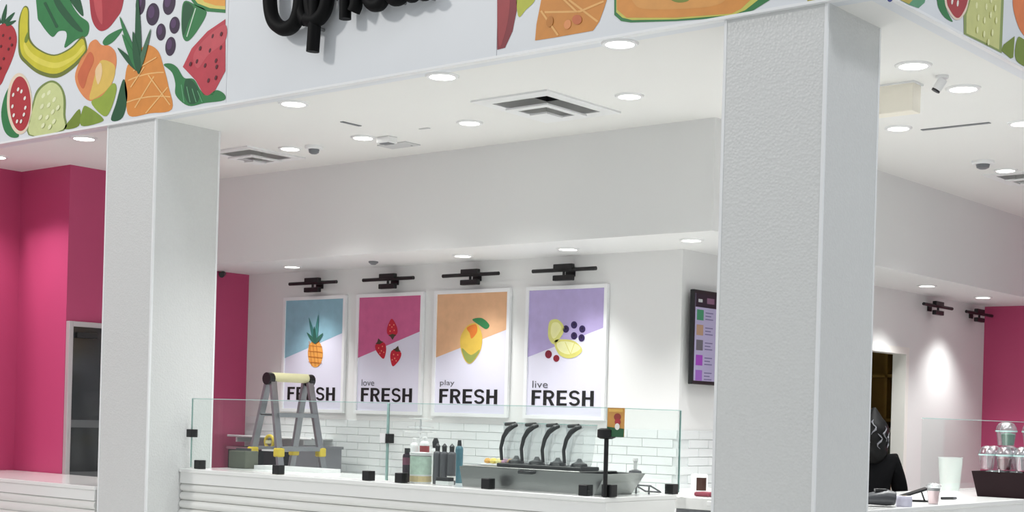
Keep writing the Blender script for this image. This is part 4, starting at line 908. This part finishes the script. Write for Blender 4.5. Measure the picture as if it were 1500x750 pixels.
# ================================================================== PERSON half hidden by the corner pillar
def skin(name, chains, m, parent, levels=2):
    """chains: list of joint lists [(x,y,z,r),...]; a later chain may start at an existing joint; one continuous skin"""
    vs, es, rs, idx = [], [], [], {}
    for ch in chains:
        prev = None
        for x, y, z, r in ch:
            key = (round(x, 4), round(y, 4), round(z, 4))
            if key not in idx: idx[key] = len(vs); vs.append((x, y, z)); rs.append(r)
            if prev is not None and prev != idx[key]: es.append((prev, idx[key]))
            prev = idx[key]
    me = bpy.data.meshes.new(name); me.from_pydata(vs, es, []); o = bpy.data.objects.new(name, me); C.objects.link(o)
    o.modifiers.new('skin', 'SKIN').use_smooth_shade = True
    sv = me.skin_vertices[0].data
    for i, r in enumerate(rs): sv[i].radius = (r, r) if not isinstance(r, tuple) else r
    sv[0].use_root = True
    s = o.modifiers.new('sub', 'SUBSURF'); s.levels = levels; s.render_levels = levels
    bpy.context.view_layer.update()
    nm = bpy.data.meshes.new_from_object(o.evaluated_get(bpy.context.evaluated_depsgraph_get()))
    bpy.data.objects.remove(o); nm.materials.clear(); nm.materials.append(m); nm.shade_smooth()
    q = bpy.data.objects.new(name, nm); C.objects.link(q); q.parent = parent
    return q
hp = onx(1279, 640, -5.25)
P = thing('person', 'person with dark hair and black top standing behind the side counter', 'person', (-5.25, hp.y, 0), 0.5)
SKIN = mat('skin', (176, 124, 96), 0.5, var=0.04)
# local: facing +y (into the shop, back to the camera); x to the side
pel = (0, 0, 0.9, 0.135)
head = [(0, 0, 1.32, 0.06), (0, 0.005, 1.38, 0.055), (0, 0.015, 1.44, 0.07), (0, 0.02, 1.51, 0.088), (0, 0.01, 1.57, 0.07)]
body = [[pel, (0, 0, 1.05, 0.12), (0, 0, 1.2, 0.14)] + head]
for s in (-1, 1):
    body.append([pel, (s * .09, 0, 0.82, 0.09), (s * .1, 0.01, 0.46, 0.06), (s * .1, -0.01, 0.1, 0.04), (s * .1, 0.12, 0.035, 0.035)])
    hand = (s * .21, 0.3, 0.98, 0.028)
    body.append([(0, 0, 1.2, 0.14), (s * .15, 0, 1.27, 0.06), (s * .22, 0.02, 1.02, 0.042), (s * .22, 0.2, 0.98, 0.032), hand])
    for j, (dx, ln) in enumerate(((-.026, .065), (-.009, .075), (.009, .07), (.026, .055))):
        body.append([hand, (s * .21 + dx, 0.33 + ln * .4, 0.985, 0.0095), (s * .21 + dx, 0.33 + ln, 0.965, 0.008)])
    body.append([hand, (s * .21 - s * .045, 0.32, 0.975, 0.011), (s * .21 - s * .055, 0.35, 0.965, 0.009)])
body.append([(0, 0.02, 1.51, 0.088), (0, 0.115, 1.49, 0.014)])
for s in (-1, 1): body.append([(0, 0.02, 1.51, 0.088), (s * 0.095, 0.01, 1.5, 0.014)])
skin('body', body, SKIN, P)
top_ = [[(0, 0, 0.84, 0.165), (0, 0, 1.0, 0.15), (0, 0, 1.18, 0.165), (0, 0, 1.315, 0.08)]]
for s in (-1, 1): top_.append([(0, 0, 1.18, 0.165), (s * .16, 0, 1.27, 0.085), (s * .225, 0.02, 1.03, 0.066), (s * .225, 0.2, 0.985, 0.05)])
skin('black_top', top_, mat('black_cloth', (10, 10, 12), 0.9, var=0.2, spec=0.1), P)
trou = [[(0, 0, 0.86, 0.15)]]
for s in (-1, 1): trou.append([(0, 0, 0.86, 0.15), (s * .09, 0, 0.78, 0.105), (s * .1, 0.01, 0.46, 0.08), (s * .1, -0.01, 0.1, 0.06)])
skin('trousers', trou, mat('dark_trousers', (24, 24, 30), 0.85, var=0.2), P)
for s in (-1, 1): skin('shoe', [[(s * .1, -0.05, 0.045, 0.042), (s * .1, 0.06, 0.04, 0.045), (s * .1, 0.17, 0.035, 0.035)]], BLKP, P)
HAIR = mat('black_hair', (13, 12, 13), 0.55, var=0.5, vscale=25, spec=0.2)
HP = ((1.24, .05), (1.28, .095), (1.34, .115), (1.40, .112), (1.46, .122), (1.52, .118), (1.57, .1), (1.605, .074), (1.64, .05), (1.67, .03), (1.695, .012))
def hair_r(z):
    for (z0, r0), (z1, r1) in zip(HP, HP[1:]):
        if z0 <= z <= z1: return r0 + (r1 - r0) * (z - z0) / (z1 - z0)
    return HP[-1][1] if z > 1.6 else HP[0][1]
bm = bmesh.new(); rings = []; NH = 28
for k in range(24):
    z = 1.24 + (1.695 - 1.24) * k / 23; ring = []
    for j in range(NH):
        a_ = 2 * PI * j / NH; r_ = hair_r(z) * (1 + 0.05 * math.sin(5 * a_ + k * 0.9) * (1 if z < 1.6 else 0.3))
        if math.sin(a_) > 0.25 and z < 1.53: r_ *= 0.55
        ring.append(bm.verts.new((r_ * math.cos(a_), -0.035 + r_ * math.sin(a_), z)))
    rings.append(ring)
for a, b in zip(rings, rings[1:]):
    for j in range(NH): bm.faces.new((a[j], a[(j + 1) % NH], b[(j + 1) % NH], b[j]))
bm.faces.new(rings[0][::-1]); bm.faces.new(rings[-1])
obj('hair', bm, HAIR, P).data.shade_smooth()
# lighter strands in the dark hair
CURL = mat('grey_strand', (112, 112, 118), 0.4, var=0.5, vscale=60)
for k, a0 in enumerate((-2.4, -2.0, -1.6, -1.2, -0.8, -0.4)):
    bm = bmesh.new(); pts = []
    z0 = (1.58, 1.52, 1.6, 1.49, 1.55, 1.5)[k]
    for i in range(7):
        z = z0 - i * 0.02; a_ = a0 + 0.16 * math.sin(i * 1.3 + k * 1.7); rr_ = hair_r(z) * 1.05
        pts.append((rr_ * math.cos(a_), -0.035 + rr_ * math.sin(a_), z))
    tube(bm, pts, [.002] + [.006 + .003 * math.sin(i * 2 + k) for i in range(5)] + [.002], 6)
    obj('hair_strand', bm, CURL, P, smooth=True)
